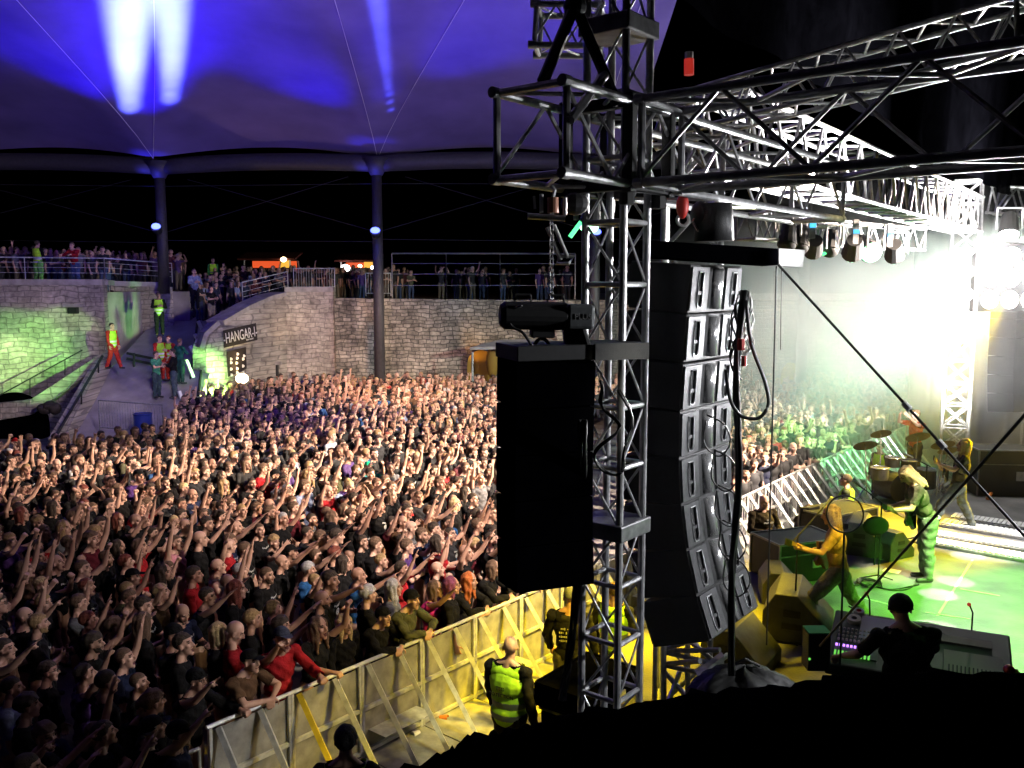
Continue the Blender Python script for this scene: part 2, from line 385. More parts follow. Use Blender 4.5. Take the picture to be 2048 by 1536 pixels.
for i, (p, (px, py)) in enumerate(zip(poles, PX)):
    if i == 0: continue
    lab = {1: 'grey canopy pole with a blue floodlight above the ramp', 2: 'tall grey canopy pole with a blue floodlight in front of the stone wall', 3: 'canopy pole hidden behind the nearest truss tower', 4: 'hazy canopy pole seen through the green stage smoke'}[i]
    t = thing('canopy_pole', lab, 'pole', (p.x, p.y, 0), 'poles carrying the canopy')
    zb = 0 if i != 1 else 5.3
    MB().tube((p.x, p.y, zb), (p.x, p.y, ZR - .3), .24, .21, n=18).build('shaft', M['pole'], t, smooth=True)
    MB().tube((p.x, p.y, ZR - .75), (p.x, p.y, ZR - .05), .25, .62, n=18).build('capital', M['pole'], t, smooth=True)
    lz = CAM.z + ray(px, py).z * (p.y - .55)
    fl = thing('floodlight', {1: 'glowing blue floodlight on the left canopy pole', 2: 'glowing blue floodlight on the pole before the wall', 3: 'blue floodlight on the pole behind the truss tower', 4: 'unlit floodlight on the hazy pole'}[i], 'floodlight', (p.x, p.y - .4, lz))
    c = Vector((p.x, p.y - .5, lz))
    MB().tube(c + Vector((0, .12, -.14)), c + Vector((0, -.1, .02)), .2, .22, n=14).build('housing', M['black'], fl)
    if i < 4: MB().ell(c + Vector((0, -.12, .04)), (.2, .12, .14)).build('lens', M['blue_lens'], fl, smooth=True)
    MB().box(c + Vector((0, .3, 0)), (.08, .3, .08)).build('bracket', M['black'], fl)
    if i < 3:
        spot('pole_uplight', c + Vector((-.4, -.35, .2)), Vector((p.x - .2, p.y - .2, ZR)), 500, 40, (.05, .05, 1), .9, .1)
        point('floodlight_spill', c + Vector((0, -.5, .05)), 25, (.1, .1, 1), .05)
# narrow beams giving the white-hot streaks on both sides of the seam
def on_canopy(px, py):
    r = ray(px, py); best = None
    for k in range(240):
        p = CAM + r * (22 + k * .07); b_ = (38.4 - p.y) / 34
        if b_ < 0: break
        q = canopy_pt(min(max((p.x + 46) / 51, 0), 1), b_)
        if abs(q.z - p.z) < .12: best = p; break
    return best or CAM + r * 31
for px, py, pw, sz in [(262 - 5 * math.sin((240 - py) / 75), py, 700 + 20 * min(240 - py, 120), 9.2 + 1.6 * max(py, 0) / 215) for py in range(222, -60, -20)] + [(336 + 4 * math.sin((230 - py) / 60), py, 700 + 19 * min(230 - py, 120), 6.4 + 1.8 * max(py, 0) / 205) for py in range(216, -60, -16)]:
    spot('canopy_streak_light', (poles[1].x + (.5 if px > 300 else -.5), 37.0, 8.7), on_canopy(px, py), pw * 13, sz * 1.15, (.12, .17, 1), 1, .12)
for px, py, pw, sz in [(300, 200, 3000, 24), (300, 120, 5000, 28), (300, 20, 6000, 30), (770, 190, 700, 13), (764, 120, 1200, 14), (752, 20, 2000, 16), (40, 60, 7000, 34), (560, 140, 3500, 34), (1000, 50, 5000, 26), (470, 30, 3000, 26)]:
    spot('canopy_blue_light', (poles[1 if px < 500 else 2].x, 37.0, 8.6), on_canopy(px, py), pw * 1.2, sz * 1.3, (.022, .0, 1), 1, .15)
for px, py, pw in [(750 + .13 * py + 0, py, 300 + 4 * (240 - py)) for py in range(232, -50, -14)]:
    spot('canopy_streak_light', (poles[2].x + .1, 36.6, 8.4), on_canopy(px, py), pw * 8, 4.4, (.11, .14, 1), 1, .1)
spot('canopy_fill', (-2, 20, 2.2), (-12, 30, 17), 2600, 110, (.36, .16, .60), 1, .6)  # added uplights for the canopy's even violet and blue
spot('canopy_fill', (-5, 20, 3), (-8, 32, 14), 3500, 125, (.04, .0, 1), 1, .6)
spot('canopy_fill', (-16, 24, 4), (-11, 27, 15), 2500, 45, (.06, .0, 1), 1, .4)
spot('canopy_fill', (2, 30, 3), (2, 27, 17), 2000, 60, (.04, .0, 1), 1, .4)
spot('canopy_fill', (-22, 25, 3), (-20, 27, 17), 3500, 70, (.02, .0, 1), 1, .4)
# bracing cables between the poles
cb = thing('bracing_cable_net', 'thin crossed bracing cables strung between the canopy poles', 'cables', (-5, 37, 8))
m = MB()
for a, b in zip(poles[:-1], poles[1:]):
    m.tube((a.x + 1.2, a.y, ZR - .8), (b.x, b.y, 7.9), .011, n=5); m.tube((a.x, a.y, 7.9), (b.x - 1.2, b.y, ZR - .8), .011, n=5)
    m.tube((a.x, a.y - .1, 7.6), (b.x, b.y - .1, 7.5), .012, n=5)
    m.tube((a.x, a.y - .1, ZR - 1.1), (b.x, b.y - .1, ZR - 1.1), .012, n=5)
m.build('cable', M['black'], cb)
# ---------------------------------------------------------------- lamps on the walls
spot('green_floodlight_beam', Vector((1.5, 15, 5.5)), P(45, 715, 34), 34000, 8.5, (.25, 1, .12), .5, .1)
spot('green_floodlight_beam', Vector((1.5, 15, 5.5)), P(125, 680, 35), 22000, 6, (.4, 1, .2), .4, .1)
spot('green_floodlight_beam', Vector((1.5, 15, 5.5)), P(35, 725, 34), 60000, 5.5, (.7, 1, .45), .9, .1)
spot('green_ramp_light', P(470, 790, 33.0), P(330, 735, 37), 2600, 60, (.35, 1, .2), .7, .1)
spot('green_ramp_light', P(405, 800, 33.4), P(435, 740, 36), 500, 70, (.55, 1, .3), .7, .1)
for px, py, tx, ty, d, pw, cl, sz in ((480, 770, 492, 690, 35.9, 360, (1, .72, .3), 80), (574, 742, 580, 640, 38.6, 110, (1, .55, .22), 60), (742, 742, 742, 640, 39.6, 330, (1, .42, .05), 26), (1668, 770, 1668, 640, 40.0, 800, (1, .42, .05), 26), (930, 735, 950, 700, 39.5, 120, (1, .5, .1), 80)):
    spot('wall_uplight', P(px, py, d - .35), P(tx, ty, d + .3), pw, sz, cl, .8, .06)
spot('wall_wash_light', (-2, 24, 5.2), (-7, 40, 1.0), 10000, 44, (1, .64, .42), 1, .5)
spot('wall_wash_light', (-2, 24, 5.2), (4, 40, 1.0), 6000, 44, (1, .66, .48), 1, .5)
spot('wall_wash_light', (-8, 22, 5.2), (-17, 34, .8), 2600, 36, (.9, .74, .85), 1, .5)
spot('ramp_wash_light', (-8, 22, 8), (-14.8, 35, 1.2), 1700, 26, (.55, .5, 1), .9, .5)
spot('terrace_light', (-15, 30, 10.4), (-17, 37, 6), 40, 100, (.6, .45, .8), .9, .5)
# ---------------------------------------------------------------- banner, poster, stair rails
t = thing('black_banner', 'black cloth banner lettered HANGAR-I on the stone parapet', 'banner', P(480, 670, 36))
# wall plane for the banner follows the parapet between its px 445 and 515
def wp(px, py, o=0.12):
    d = 35.4 + (px - 445) / 55 * 1.6 if px > 445 else 35.4
    return P(px, py, d - o)
MB().add([wp(446, 661), wp(512, 646), wp(515, 680), wp(448, 696)] + [wp(446, 661, .06), wp(512, 646, .06), wp(515, 680, .06), wp(448, 696, .06)], [(0, 1, 2, 3), (7, 6, 5, 4), (0, 4, 5, 1), (1, 5, 6, 2), (2, 6, 7, 3), (3, 7, 4, 0)]).build('cloth', M['banner'], t)
xd = (wp(512, 655) - wp(448, 670)); text('-HANGAR-I-', .6, (wp(446, 661, .2) + wp(515, 680, .2)) / 2, xd, (0, 0, 1), M['lettering'], t, sx=.66)
text('live music', .12, wp(500, 678, .2), xd, (0, 0, 1), M['lettering'], t)
t = thing('portrait_poster', 'dark poster printed with rows of pale faces below the banner', 'poster', P(470, 725, 36))
q = [(453, 703), (492, 694), (494, 752), (456, 760)]
MB().add([wp(*a) for a in q] + [wp(*a, .06) for a in q], [(0, 1, 2, 3), (7, 6, 5, 4), (0, 4, 5, 1), (1, 5, 6, 2), (2, 6, 7, 3), (3, 7, 4, 0)]).build('sheet', M['banner'], t)
m = MB()
for px, py in ((474, 708), (473, 716), (487, 712), (461, 718), (461, 725), (485, 718), (472, 726), (485, 732), (461, 738), (473, 737), (473, 745), (486, 746), (462, 750)):
    m.ell(wp(px, py, .14), (.09, .01, .065), None, 10, 6)
m.build('printed_face', M['lettering'], t)
t = thing('lamp_globe', 'glowing warm lamp head at the foot of the poster', 'lamp', P(484, 757, 35.2))
MB().ell(P(484, 757, 35.2), (.26, .2, .2)).build('globe', M['warm_lens'], t, smooth=True)
MB().tube(P(484, 766, 35.2), P(484, 800, 35.2), .04).build('post', M['black'], t)
t = thing('ramp_staircase', 'slanting white metal stair frame on the right side of the ramp', 'staircase', P(395, 780, 35))
m = MB(); a0, a1 = P(395, 642, 38.5), P(376, 800, 33.4); b0, b1 = P(411, 676, 37.6), P(396, 792, 33.4)
m.tube(a0, a1, .05); m.build('rail', M['black'], t); m = MB(); m.tube(b0, b1, .05); m.build('rail', M['black'], t)
for (x0, y0), (x1, y1), d in (((396, 642), (410, 672), 38), ((389, 668), (405, 698), 37), ((380, 692), (398, 724), 36), ((372, 720), (392, 768), 35), ((358, 782), (363, 798), 33.4)):
    m = MB(); m.path([P(x0, y0, d - .3), P(x1, y1, d - .3)], .08, 4); m.build('tread', M['white'], t)
# ---------------------------------------------------------------- fences, railings
def fence(pts, h, nb, label, grp=None, bars=.12, name='crowd_fence', m=None, r=.02):
    m = m or M['steel']; t = thing(name, label, 'fence', pts[0], grp)
    a = MB(); b = MB()
    for p, q in zip(pts[:-1], pts[1:]):
        p = Vector(p); q = Vector(q); up = Vector((0, 0, h))
        a.tube(p + up, q + up, r * 1.3, n=6); 
        if bars: a.tube(p + up * .12, q + up * .12, r, n=6)
        L = (q - p).length
        if bars:
            n = max(int(L / bars), 1)
            for i in range(n + 1): b.tube(p.lerp(q, i / n) + up * .12, p.lerp(q, i / n) + up, .009, n=4, caps=False)
        else:
            for k in (.3, .55, .78): b.tube(p + up * k, q + up * k, .01, n=5)
        n = max(int(L / 2.2), 1)
        for i in range(n + 1): MB().tube(p.lerp(q, i / n), p.lerp(q, i / n) + up, r, n=6).build('post', m, t)
    a.build('rail', m, t); b.build('bars', m, t)
    return t
fence([P(-300, 570, 33.4) + Vector((0, .3, .25)), P(204, 570, 35.7) + Vector((0, .3, .22)), P(340, 574, 39.8) + Vector((0, .3, .2))], .85, 0, 'thin steel railing on top of the left wall before the terrace crowd', bars=0, name='terrace_railing')
fence([P(480, 612, 38.0) + Vector((0, .4, .1)), P(572, 590, 40) + Vector((0, .4, .15))], .9, 0, 'sloping steel railing above the curved parapet', bars=0, name='parapet_railing')
fence([P(586, 588, 40.4) + Vector((0, .2, .2)), P(668, 588, 40.4) + Vector((0, .2, .2))], .95, 1, 'barred steel barrier on the stone bastion', bars=.11)
fence([P(732, 592, 41.3), P(782, 592, 41.3)], 1.05, 1, 'barred steel barrier on the wall top beside the grey pole', bars=.11)
fence([P(785, 598, 41.5), P(893, 598, 41.5), P(1000, 598, 41.6), P(1150, 598, 41.8)], 2.1, 0, 'tall dark wire fence along the top of the rough stone wall', bars=0, name='wire_fence', m=M['alu_dark'], r=.03)
fence([P(200, 862, 31.0), P(327, 872, 30.6)], 1.1, 1, 'barred steel barrier standing across the foot of the ramp', bars=.1, m=M['alu_dark'])
t = thing('blue_barrel', 'dark blue round barrel standing in the crowd at the ramp foot', 'barrel', G(286, 872, 0)); c = P(286, 845, 30.2); MB().tube(c - Vector((0, 0, 1.1)), c + Vector((0, 0, .3)), .3, .3, n=16).build('drum', M['blue'], t, smooth=True)
MB().torus(c + Vector((0, 0, .3)), .3, .025).build('rim', M['blue'], t)
t = thing('wooden_bench', 'dark slatted barrier bench across the middle of the ramp', 'bench', P(300, 735, 36))
for k in range(2): MB().box(P(300, 716 + 11 * k, 35.6), (1.9, .06, .1), Matrix.Rotation(R(12), 3, 'Y')).build('slat', M['black'], t)
for px in (268, 330): MB().tube(P(px, 706, 35.6), P(px, 742, 35.6), .05).build('leg', M['black'], t)
t = thing('bundled_tarpaulin', 'crumpled pale sheet heap in the dark recess left of the ramp', 'tarpaulin', P(92, 810, 31.5))
m = MB(); 
for i in range(7): m.ell(P(86 + 4 * i, 812 + 12 * random.random(), 31.8), (.2, .25, .15 + .1 * random.random()))
m.build('sheet', M['banner'], t, smooth=True)
# ---------------------------------------------------------------- far stalls
def stall(px0, px1, py0, py1, d, label, lamp):
    a = P(px0, py0, d); b = P(px1, py1, d); c = (a + b) / 2; wd = b.x - a.x
    t = thing('food_stall', label, 'stall', (c.x, d, 4.8), 'lit food stalls on the terrace')
    MB().extr([(a.x - .4, d - .6, a.z), (b.x + .4, d - .6, a.z), (b.x + .4, d + 1.6, a.z + .5), (a.x - .4, d + 1.6, a.z + .5)], (0, 0, .12)).build('awning', M['red_canvas'], t)
    MB().box((c.x, d + 1.5, c.z - .4), (wd, .1, (a.z - b.z) + .8)).build('back_panel', M['stall_glow'], t)
    MB().box((b.x - .4, d, c.z), (.7, .1, a.z - b.z)).build('side_panel', M['stall_glow2'], t)
    MB().box((c.x, d - .3, b.z - .5), (wd, .6, 1.0)).build('counter', M['black'], t)
    for x in (a.x, b.x): MB().tube((x, d - .4, 4.8), (x, d - .4, a.z), .05).build('post', M['alu_dark'], t)
    for px, py, r, mm in lamp: MB().ell(P(px, py, d - .7), (r, r, r * .8)).build('lamp', mm, t, smooth=True)
stall(492, 583, 521, 536, 60, 'red lit food stall glowing above the terrace crowd left of the pole', [(567, 519, .2, M['warm_lens'])])
stall(684, 750, 524, 536, 62, 'red and white lit food stall directly left of the grey pole', [(691, 536, .3, M['white_lens']), (720, 532, .14, M['warm_lens']), (746, 535, .15, M['white_lens'])])
# arched passage with a yellow filling for its lit curtain + small marquee
t = thing('arched_doorway', 'yellow lit arched doorway in the rough stone wall left of the speakers', 'doorway', G(962, 760)); c = P(962, 735, 40.2)
MB().extr([c + Vector((.62 * math.cos(a), 0, .2 + .6 * math.sin(a))) for a in [math.pi * i / 10 for i in range(11)]] + [c + Vector((-.62, 0, -.8)), c + Vector((.62, 0, -.8))], (0, -.1, 0)).build('opening', M['dim_ochre'], t)
t = thing('inflatable_pillar', 'yellow rounded pillar standing at the arched doorway', 'pillar', G(985, 770)); MB().ell(P(985, 725, 39.5), (.3, .3, .7)).build('inflated_tube', M['dim_ochre'], t, smooth=True)
MB().tube(P(985, 748, 39.5), P(985, 790, 39.5), .08).build('foot', M['yellow_steel'], t)
t = thing('inflatable_pillar', 'yellow rounded pillar seen through green smoke beyond the barrier', 'pillar', G(1580, 800)); MB().ell(P(1580, 758, 38.5), (.42, .3, .75)).build('inflated_tube', M['yellow_steel'], t, smooth=True)
MB().tube(P(1580, 775, 38.5), P(1580, 800, 38.5), .08).build('foot', M['yellow_steel'], t)
t = thing('small_marquee', 'small marquee roof against the stone wall above the left speaker array', 'marquee', P(1030, 730, 38))
MB().extr([P(940, 700, 38.5), P(1130, 695, 38.5), P(1100, 683, 39.5), P(1000, 685, 39.5)], (0, 0, .12)).build('roof', M['coping'], t)
MB().tube(P(945, 704, 38.5), P(945, 780, 38.5), .05).build('post', M['alu_dark'], t)
# ================================================================= TRUSSES
def truss(name, label, p0, p1, W, H, rc, rb, bays, side=None, ladder=False, m=None, group=None, cat='truss', ends=True, cross=False, plates=()):
    """Four chords and lacing between p0 and p1 (centre line). side: direction of the width."""
    m = m or M['alu']; p0 = Vector(p0); p1 = Vector(p1); x = (p1 - p0).normalized()
    s = Vector(side) if side is not None else x.cross(Vector((0, 0, 1))); s = (s - x * s.dot(x)).normalized(); u = s.cross(x).normalized()
    if u.z < -.2: u = -u
    t = thing(name, label, cat, p0, group)
    cr = [(1, 1), (-1, 1), (-1, -1), (1, -1)]
    off = [s * (a * W / 2) + u * (b * H / 2) for a, b in cr]
    for o in off: MB().tube(p0 + o, p1 + o, rc, n=12).build('chord', m, t, smooth=False)
    L = (p1 - p0).length; br = MB()
    for k in range(4):
        a, b = off[k], off[(k + 1) % 4]
        for i in range(bays):
            t0, t1 = p0 + x * (L * i / bays), p0 + x * (L * (i + 1) / bays)
            if ladder and k % 2 == 0:
                pass
            elif cross:
                br.tube(t0 + a, t1 + b, rb, n=6, caps=False); br.tube(t0 + b, t1 + a, rb, n=6, caps=False)
            else:
                if i % 2: br.tube(t0 + a, t1 + b, rb, n=6, caps=False)
                else: br.tube(t0 + b, t1 + a, rb, n=6, caps=False)
            if ladder or cross: br.tube(t1 + a, t1 + b, rb * (1.5 if ladder else 1), n=8, caps=False)
    br.build('lacing', m, t, smooth=False)
    if ends:
        for q in (p0 + x * .03, p1 - x * .03):
            e = MB()
            for k in range(4): e.tube(q + off[k], q + off[(k + 1) % 4], rc * .85, n=8)
            for o in off: e.tube(q + o - x * .045, q + o + x * .02, rc * 1.25, n=10)
            e.build('end_frame', m, t)
    return t, off, x, s, u
zt = P(1127, 160, 5.0).z; zb_ = P(1127, 345, 5.0).z; ZA = (zt + zb_) / 2; HA = zt - zb_
WA = .50
cA = Vector((P(1127, 160, 5.0).x, 5.0, 0)) - V * (WA / 2)
A0 = Vector((cA.x, cA.y, ZA)); A1 = A0 + U * 4.55
truss('box_truss', 'heavy box truss with an open square end hanging past the near tower over the pit', A0, A1, WA, HA, .027, .014, 9, side=V)
# black sleeve block round the tower
TC = A0 + U * .95; TC.z = 0; TW = .29
t = thing('sleeve_block', 'dark steel sleeve block gripping the near truss tower where the box trusses meet', 'sleeve block', (TC.x, TC.y, ZA))
q3 = Matrix((U, V, Vector((0, 0, 1)))).transposed()
m = MB()
for a in (-1, 1):
    for b in (-1, 1):
        m.box(Vector((TC.x, TC.y, ZA)) + U * a * .24 + V * b * .24, (.07, .07, HA + .1), q3)
for z in (-1, 1):
    for a in (-1, 1):
        m.box(Vector((TC.x, TC.y, ZA + z * HA / 2)) + U * a * .24, (.06, .42, .07), q3); m.box(Vector((TC.x, TC.y, ZA + z * HA / 2)) + V * a * .24, (.42, .06, .07), q3)
m.build('frame', M['black'], t, bevel=.008)
m = MB()
for a in (-1, 1):
    for b in (-1, 1): m.tube(Vector((TC.x, TC.y, ZA - HA / 2 - .12)) + U * a * .2 + V * b * .2, Vector((TC.x, TC.y, ZA - HA / 2 - .04)) + U * a * .2 + V * b * .2, .05)
m.build('roller', M['rubber'], t)
# near tower
def tower(label, c, z0, z1, W, rc, rb, step, **k):
    n = int(round((z1 - z0) / step))
    return truss('truss_tower', label, (c.x, c.y, z0), (c.x, c.y, z1), W, W, rc, rb, n, side=V, cat='tower', **k)
t, *_ = truss('truss_tower', 'slim near truss tower rising through the sleeve between the two speaker arrays', (TC.x, TC.y, 1.3), (TC.x, TC.y, 10.5), TW, TW, .0255, .009, 23, side=V, cat='tower')
rg = MB()
for i in range(24):
    z = 1.3 + .4 * i
    for a in (-1, 1):
        rg.tube(Vector((TC.x, TC.y, z)) + V * a * TW / 2 - U * TW / 2, Vector((TC.x, TC.y, z)) + V * a * TW / 2 + U * TW / 2, .018, n=8)
        rg.tube(Vector((TC.x, TC.y, z)) + U * a * TW / 2 - V * TW / 2, Vector((TC.x, TC.y, z)) + U * a * TW / 2 + V * TW / 2, .018, n=8)
rg.build('lattice', M['alu'], t)
for zz in (P(1215, 1050, TC.y).z, P(1230, 60, TC.y).z):
    MB().box((TC.x, TC.y, zz), (TW + .09, TW + .09, .11), q3).build('joint_plate', M['alu_dark'], t, bevel=.01)
# slanting black pipe brace at the top
t = thing('brace_pipe', 'black slanting pipe brace from the box truss end up to the tower top', 'pipe brace', P(1090, 160, 5.1))
MB().tube(P(1085, 165, 5.15), P(1150, 10, 5.45), .035).build('pipe', M['black'], t)
MB().tube(P(1150, 10, 5.45), P(1235, 210, 5.5), .035).build('pipe', M['black'], t)
MB().tube(P(1140, 240, 5.0), P(1210, 150, 5.4), .028).build('pipe', M['alu_dark'], t)
MB().ell(P(1150, 14, 5.45), (.07, .07, .07)).build('coupler', M['black'], t)
# side truss toward the camera on the right
B0 = Vector((TC.x, TC.y, ZA)) + V * .30; B1 = Vector((TC.x, TC.y, ZA)) + V * 4.6
t, *_ = truss('box_truss', 'dark box truss crossing overhead from the tower to the right edge', B0, B1, WA, HA * 1.0, .027, .0145, 8, side=U, m=M['alu_dark'])
# small upper truss stub left of the tower
uq = P(1068, 60, 6.9)
truss('box_truss', 'short upper truss stub sticking out left of the tower top against the blue canopy', uq, uq + Vector((.52, -.08, -.03)), .29, .29, .024, .009, 3, side=(0, 1, 0))
# inclined roof truss
truss('box_truss', 'inclined roof truss climbing to the upper right corner', P(1290, 255, 8.6), P(2060, 52, 6.3), .36, .34, .022, .012, 16, m=M['alu'])
# long stage front truss from the main tower to the far tower
FT = Vector((9.75, 19.3, 0)); MT = Vector((1.72, 8.55, 0))
ZF = 7.18
t, *_ = truss('box_truss', 'long glaring white stage front truss running to the far tower', (MT.x + .3, MT.y + .4, ZF), (FT.x, FT.y, ZF), .6, .72, .03, .02, 34, side=V)
# far tower
truss('truss_tower', 'far white lit truss tower standing on the stage by the bright lamps', (FT.x, FT.y, ST), (FT.x, FT.y, 7.9), .52, .52, .033, .02, 14, side=(.9, -.43, 0), cat='tower', cross=True)
# main tower behind the right array
truss('truss_tower', 'bright truss tower standing behind the large speaker array', (MT.x, MT.y, .4), (MT.x, MT.y, 7.15), .52, .52, .028, .022, 12, side=(.97, -.22, 0), cat='tower', m=M['alu'])
t = thing('outrigger_base', 'splayed truss tower foot with crossed struts under the large speaker array', 'tower base', (MT.x, MT.y, .5))
m = MB()
for a, b in (((1328, 1300), (1465, 1248)), ((1328, 1302), (1440, 1300)), ((1328, 1304), (1430, 1328)), ((1328, 1328), (1400, 1322)), ((1328, 1330), (1420, 1350)), ((1372, 1275), (1430, 1325)), ((1330, 1345), (1382, 1402)), ((1362, 1335), (1335, 1410)), ((1455, 1310), (1398, 1352))):
    m.tube(P(*a, 8.0), P(*b, 7.6), .024)
m.build('strut', M['alu'], t)
MB().tube(P(1327, 1240, 8.0), P(1327, 1412, 7.9), .028).build('leg', M['alu'], t)
MB().tube(P(1375, 1235, 8.3), P(1375, 1400, 8.2), .028).build('leg', M['alu'], t)
MB().extr([P(1395, 1352, 7.4), P(1448, 1312, 7.6), P(1450, 1368, 7.4)], (0, .1, 0)).build('foot_plate', M['alu_dark'], t)
# rear lighting truss with lamps
RT0 = P(1490, 452, 15.0); RT1 = P(1832, 480, 18.5)
truss('box_truss', 'dim rear lighting truss carrying green stage lamps', RT0, RT1, .4, .42, .025, .014, 22, m=M['alu_dark'])
truss('box_truss', 'far rear truss crossing at the right edge behind the white tower', P(1985, 400, 21.5), P(2200, 415, 20), .6, .62, .03, .022, 8, m=M['alu'])
truss('box_truss', 'second far truss stacked below the rear truss at the right edge', P(1985, 505, 20.5), P(2200, 520, 19.5), .5, .5, .03, .022, 7, m=M['alu'])
truss('truss_tower', 'thin grey truss tower behind the flight cases at the right edge', (P(2037, 960, 24).x, 24, ST), (P(2037, 960, 24).x, 24, 8), .4, .4, .03, .018, 16, cat='tower', m=M['alu_dark'])
def stage_lamp(px, py, d, lens, on, label, s=1.0, aim=None, pw=0, col=(.25, 1, .35), size=26):
    c = P(px, py, d); t = thing('stage_lamp', label, 'stage lamp', c, 'lamps hung on the rear truss')
    a = Vector(aim) if aim else c + Vector((-.5, -1, -2.2)); x = (a - c).normalized()
    MB().tube(c - x * .28 * s, c + x * .1 * s, .12 * s, .17 * s, n=14).build('housing', M['black'], t)
    y = MB(); y.tube(c + Vector((-.22 * s, 0, .0)), c + Vector((-.22 * s, 0, .36 * s)), .02); y.tube(c + Vector((.22 * s, 0, 0)), c + Vector((.22 * s, 0, .36 * s)), .02); y.tube(c + Vector((-.22 * s, 0, .36 * s)), c + Vector((.22 * s, 0, .36 * s)), .02)
    y.build('yoke', M['steel'], t)
    MB().ell(c + x * .10 * s, (.155 * s, .155 * s, .11 * s), x.to_track_quat('Z', 'Y').to_matrix(), 16, 10).build('lens', lens, t, smooth=True)
    if on: spot('stage_lamp_beam', c + x * .2 * s, a, pw, size, col, .4, .1)
T0 = SV(9, -.5, ST)
stage_lamp(1627, 497, 15.6, M['green_lens'], 1, 'half hidden green stage lamp nearest the speaker bar', 1, (7.5, 26, 1.0), 5000, size=22)
stage_lamp(1706, 500, 16.3, M['green_lens'], 1, 'bright green stage lamp, left one of the close pair on the rear truss', 1.15, (8.6, 24.5, 1.0), 36000, size=18)
stage_lamp(1737, 499, 16.6, M['green_lens'], 1, 'bright green stage lamp, right one of the close pair on the rear truss', 1.25, SV(5.0, 5.5, ST), 2600, size=40)
stage_lamp(1789, 506, 17.2, M['green_lens'], 1, 'green stage lamp at the far end of the rear truss', 1.1, (11, 25, 1.0), 20000, size=26)
stage_lamp(1575, 480, 15.3, M['black'], 0, 'unlit stage lamp left of the green lamps on the rear truss', 1)
stage_lamp(1600, 485, 15.4, M['black'], 0, 'unlit stage lamp second from the left on the rear truss', 1)
stage_lamp(1660, 492, 15.9, M['black'], 0, 'unlit stage lamp hanging between two green lamps', 1)
stage_lamp(2018, 458, 20.2, M['white_lens'], 0, 'round lamp inside the far truss at the right edge', 1.3)
stage_lamp(1180, 440, 7.0, M['green_lens'], 0, 'green lamp glimpsed behind the near truss tower', .5)
for i, (px, py, d) in enumerate(((1614, 453, 15.2), (1700, 465, 16.0), (1768, 472, 17.0))):
    t = thing('cable_clamp', ['left', 'middle', 'right'][i] + ' lighting clamp marked by a small cyan light on the rear truss', 'clamp', P(px, py, d))
    MB().box(P(px, py, d) + Vector((0, -.25, 0)), (.1, .06, .42)).build('body', M['alu_dark'], t)
    MB().box(P(px, py, d) + Vector((0, -.3, 0)), (.1, .03, .07)).build('indicator', M['cyan_lens'], t)
# blinder bank
t = thing('blinder_lamp', 'blinding white lamp bank glaring through smoke at the right edge', 'lamp', P(2030, 560, 19.6))
bc = P(2046, 556, 19.8)
MB().box(bc + Vector((0, .25, 0)), (1.9, .3, 1.5)).build('housing', M['black'], t)
m = MB()
for a in range(4):
    for b in range(3): m.ell(bc + Vector((-.68 + .45 * a, .06, -.48 + .48 * b)), (.2, .06, .2))
m.build('bulb', M['white_lens'], t, smooth=True)
point('blinder_glow', bc + Vector((-.9, -.7, .2)), 700, (1, .98, .96), .35)
spot('blinder_beam', bc + Vector((-.6, -.5, .3)), (2.6, 8.9, 7.0), 26000, 24, (1, .96, .93), .7, .3)
spot('truss_fill', (5.2, 10.4, 5.6), (3.0, 10.8, 7.3), 7000, 100, (1, .97, .96), .8, .3)  # added fill that whitens the front truss from below
spot('truss_fill', (4.2, 8.2, 4.9), (1.0, 5.2, 6.9), 700, 84, (.97, .97, 1), .8, .2)  # added fill in place of bounce from the stage
spot('tower_fill', (8.0, 16.4, 3.6), (9.7, 19.3, 5.0), 7500, 86, (1, .99, .95), .6, .2)  # added fill to brighten the far tower
spot('smoke_fill', (14.5, 21.5, 7.2), (9.5, 27.5, 3.2), 46000, 64, (.82, 1, .88), .9, .5)  # added fill to make the smoke glow
spot('truss_fill', (9.6, 16.2, 5.8), (8, 17, 7.4), 9000, 120, (1, .97, .96), .8, .3)  # another added fill under the front truss
t = thing('wash_blocker', 'black panel added beyond the right edge to keep wash light off the terrace', 'lamp flap', (10.4, 15.1, 8.2))
fd_ = Vector((-15.5, 10.5, 0)).normalized(); fs_ = Vector((fd_.y, -fd_.x, 0)); fc = Vector((11.5, 14.5, 7.6)) + fd_ * 1.3
MB().box(Vector((fc.x, fc.y, 7.44 + .75)), (.03, 4.2, 1.5), Matrix((fd_, fs_, Vector((0, 0, 1)))).transposed()).build('flap', M['black_cloth'], t)  # unseen panel added to cut the crowd wash off above the heads
MB().box(Vector((11.75, 14.35, 7.65)), (.5, .5, .4)).build('lamp_housing', M['black'], t)
# strobe tube near the tower
t = thing('light_tube', 'slanting green glowing tube lamp left of the near tower', 'tube lamp', P(1152, 458, 6.6)); MB().tube(P(1140, 474, 6.6), P(1163, 443, 6.6), .016).build('tube', glow('green_tube', (.1, 1, .3), 2.2), t)
MB().tube(P(1162, 444, 6.6), P(1168, 437, 6.6), .022).build('socket', M['black'], t)
t = thing('light_tube', 'slanting green glowing tube lamp right of the first rear truss lamp', 'tube lamp', P(1650, 500, 15.8)); MB().tube(P(1645, 509, 15.8), P(1668, 496, 15.8), .03).build('tube', glow('green_tube', (.1, 1, .3), 2.0), t)
MB().tube(P(1668, 496, 15.8), P(1673, 493, 15.8), .045).build('socket', M['black'], t)
t = thing('warning_lamp', 'small red lamp hanging in the dark above the side truss', 'lamp', P(1378, 125, 6.5)); MB().tube(P(1378, 118, 6.5), P(1378, 150, 6.5), .035).build('body', M['red_led'], t)
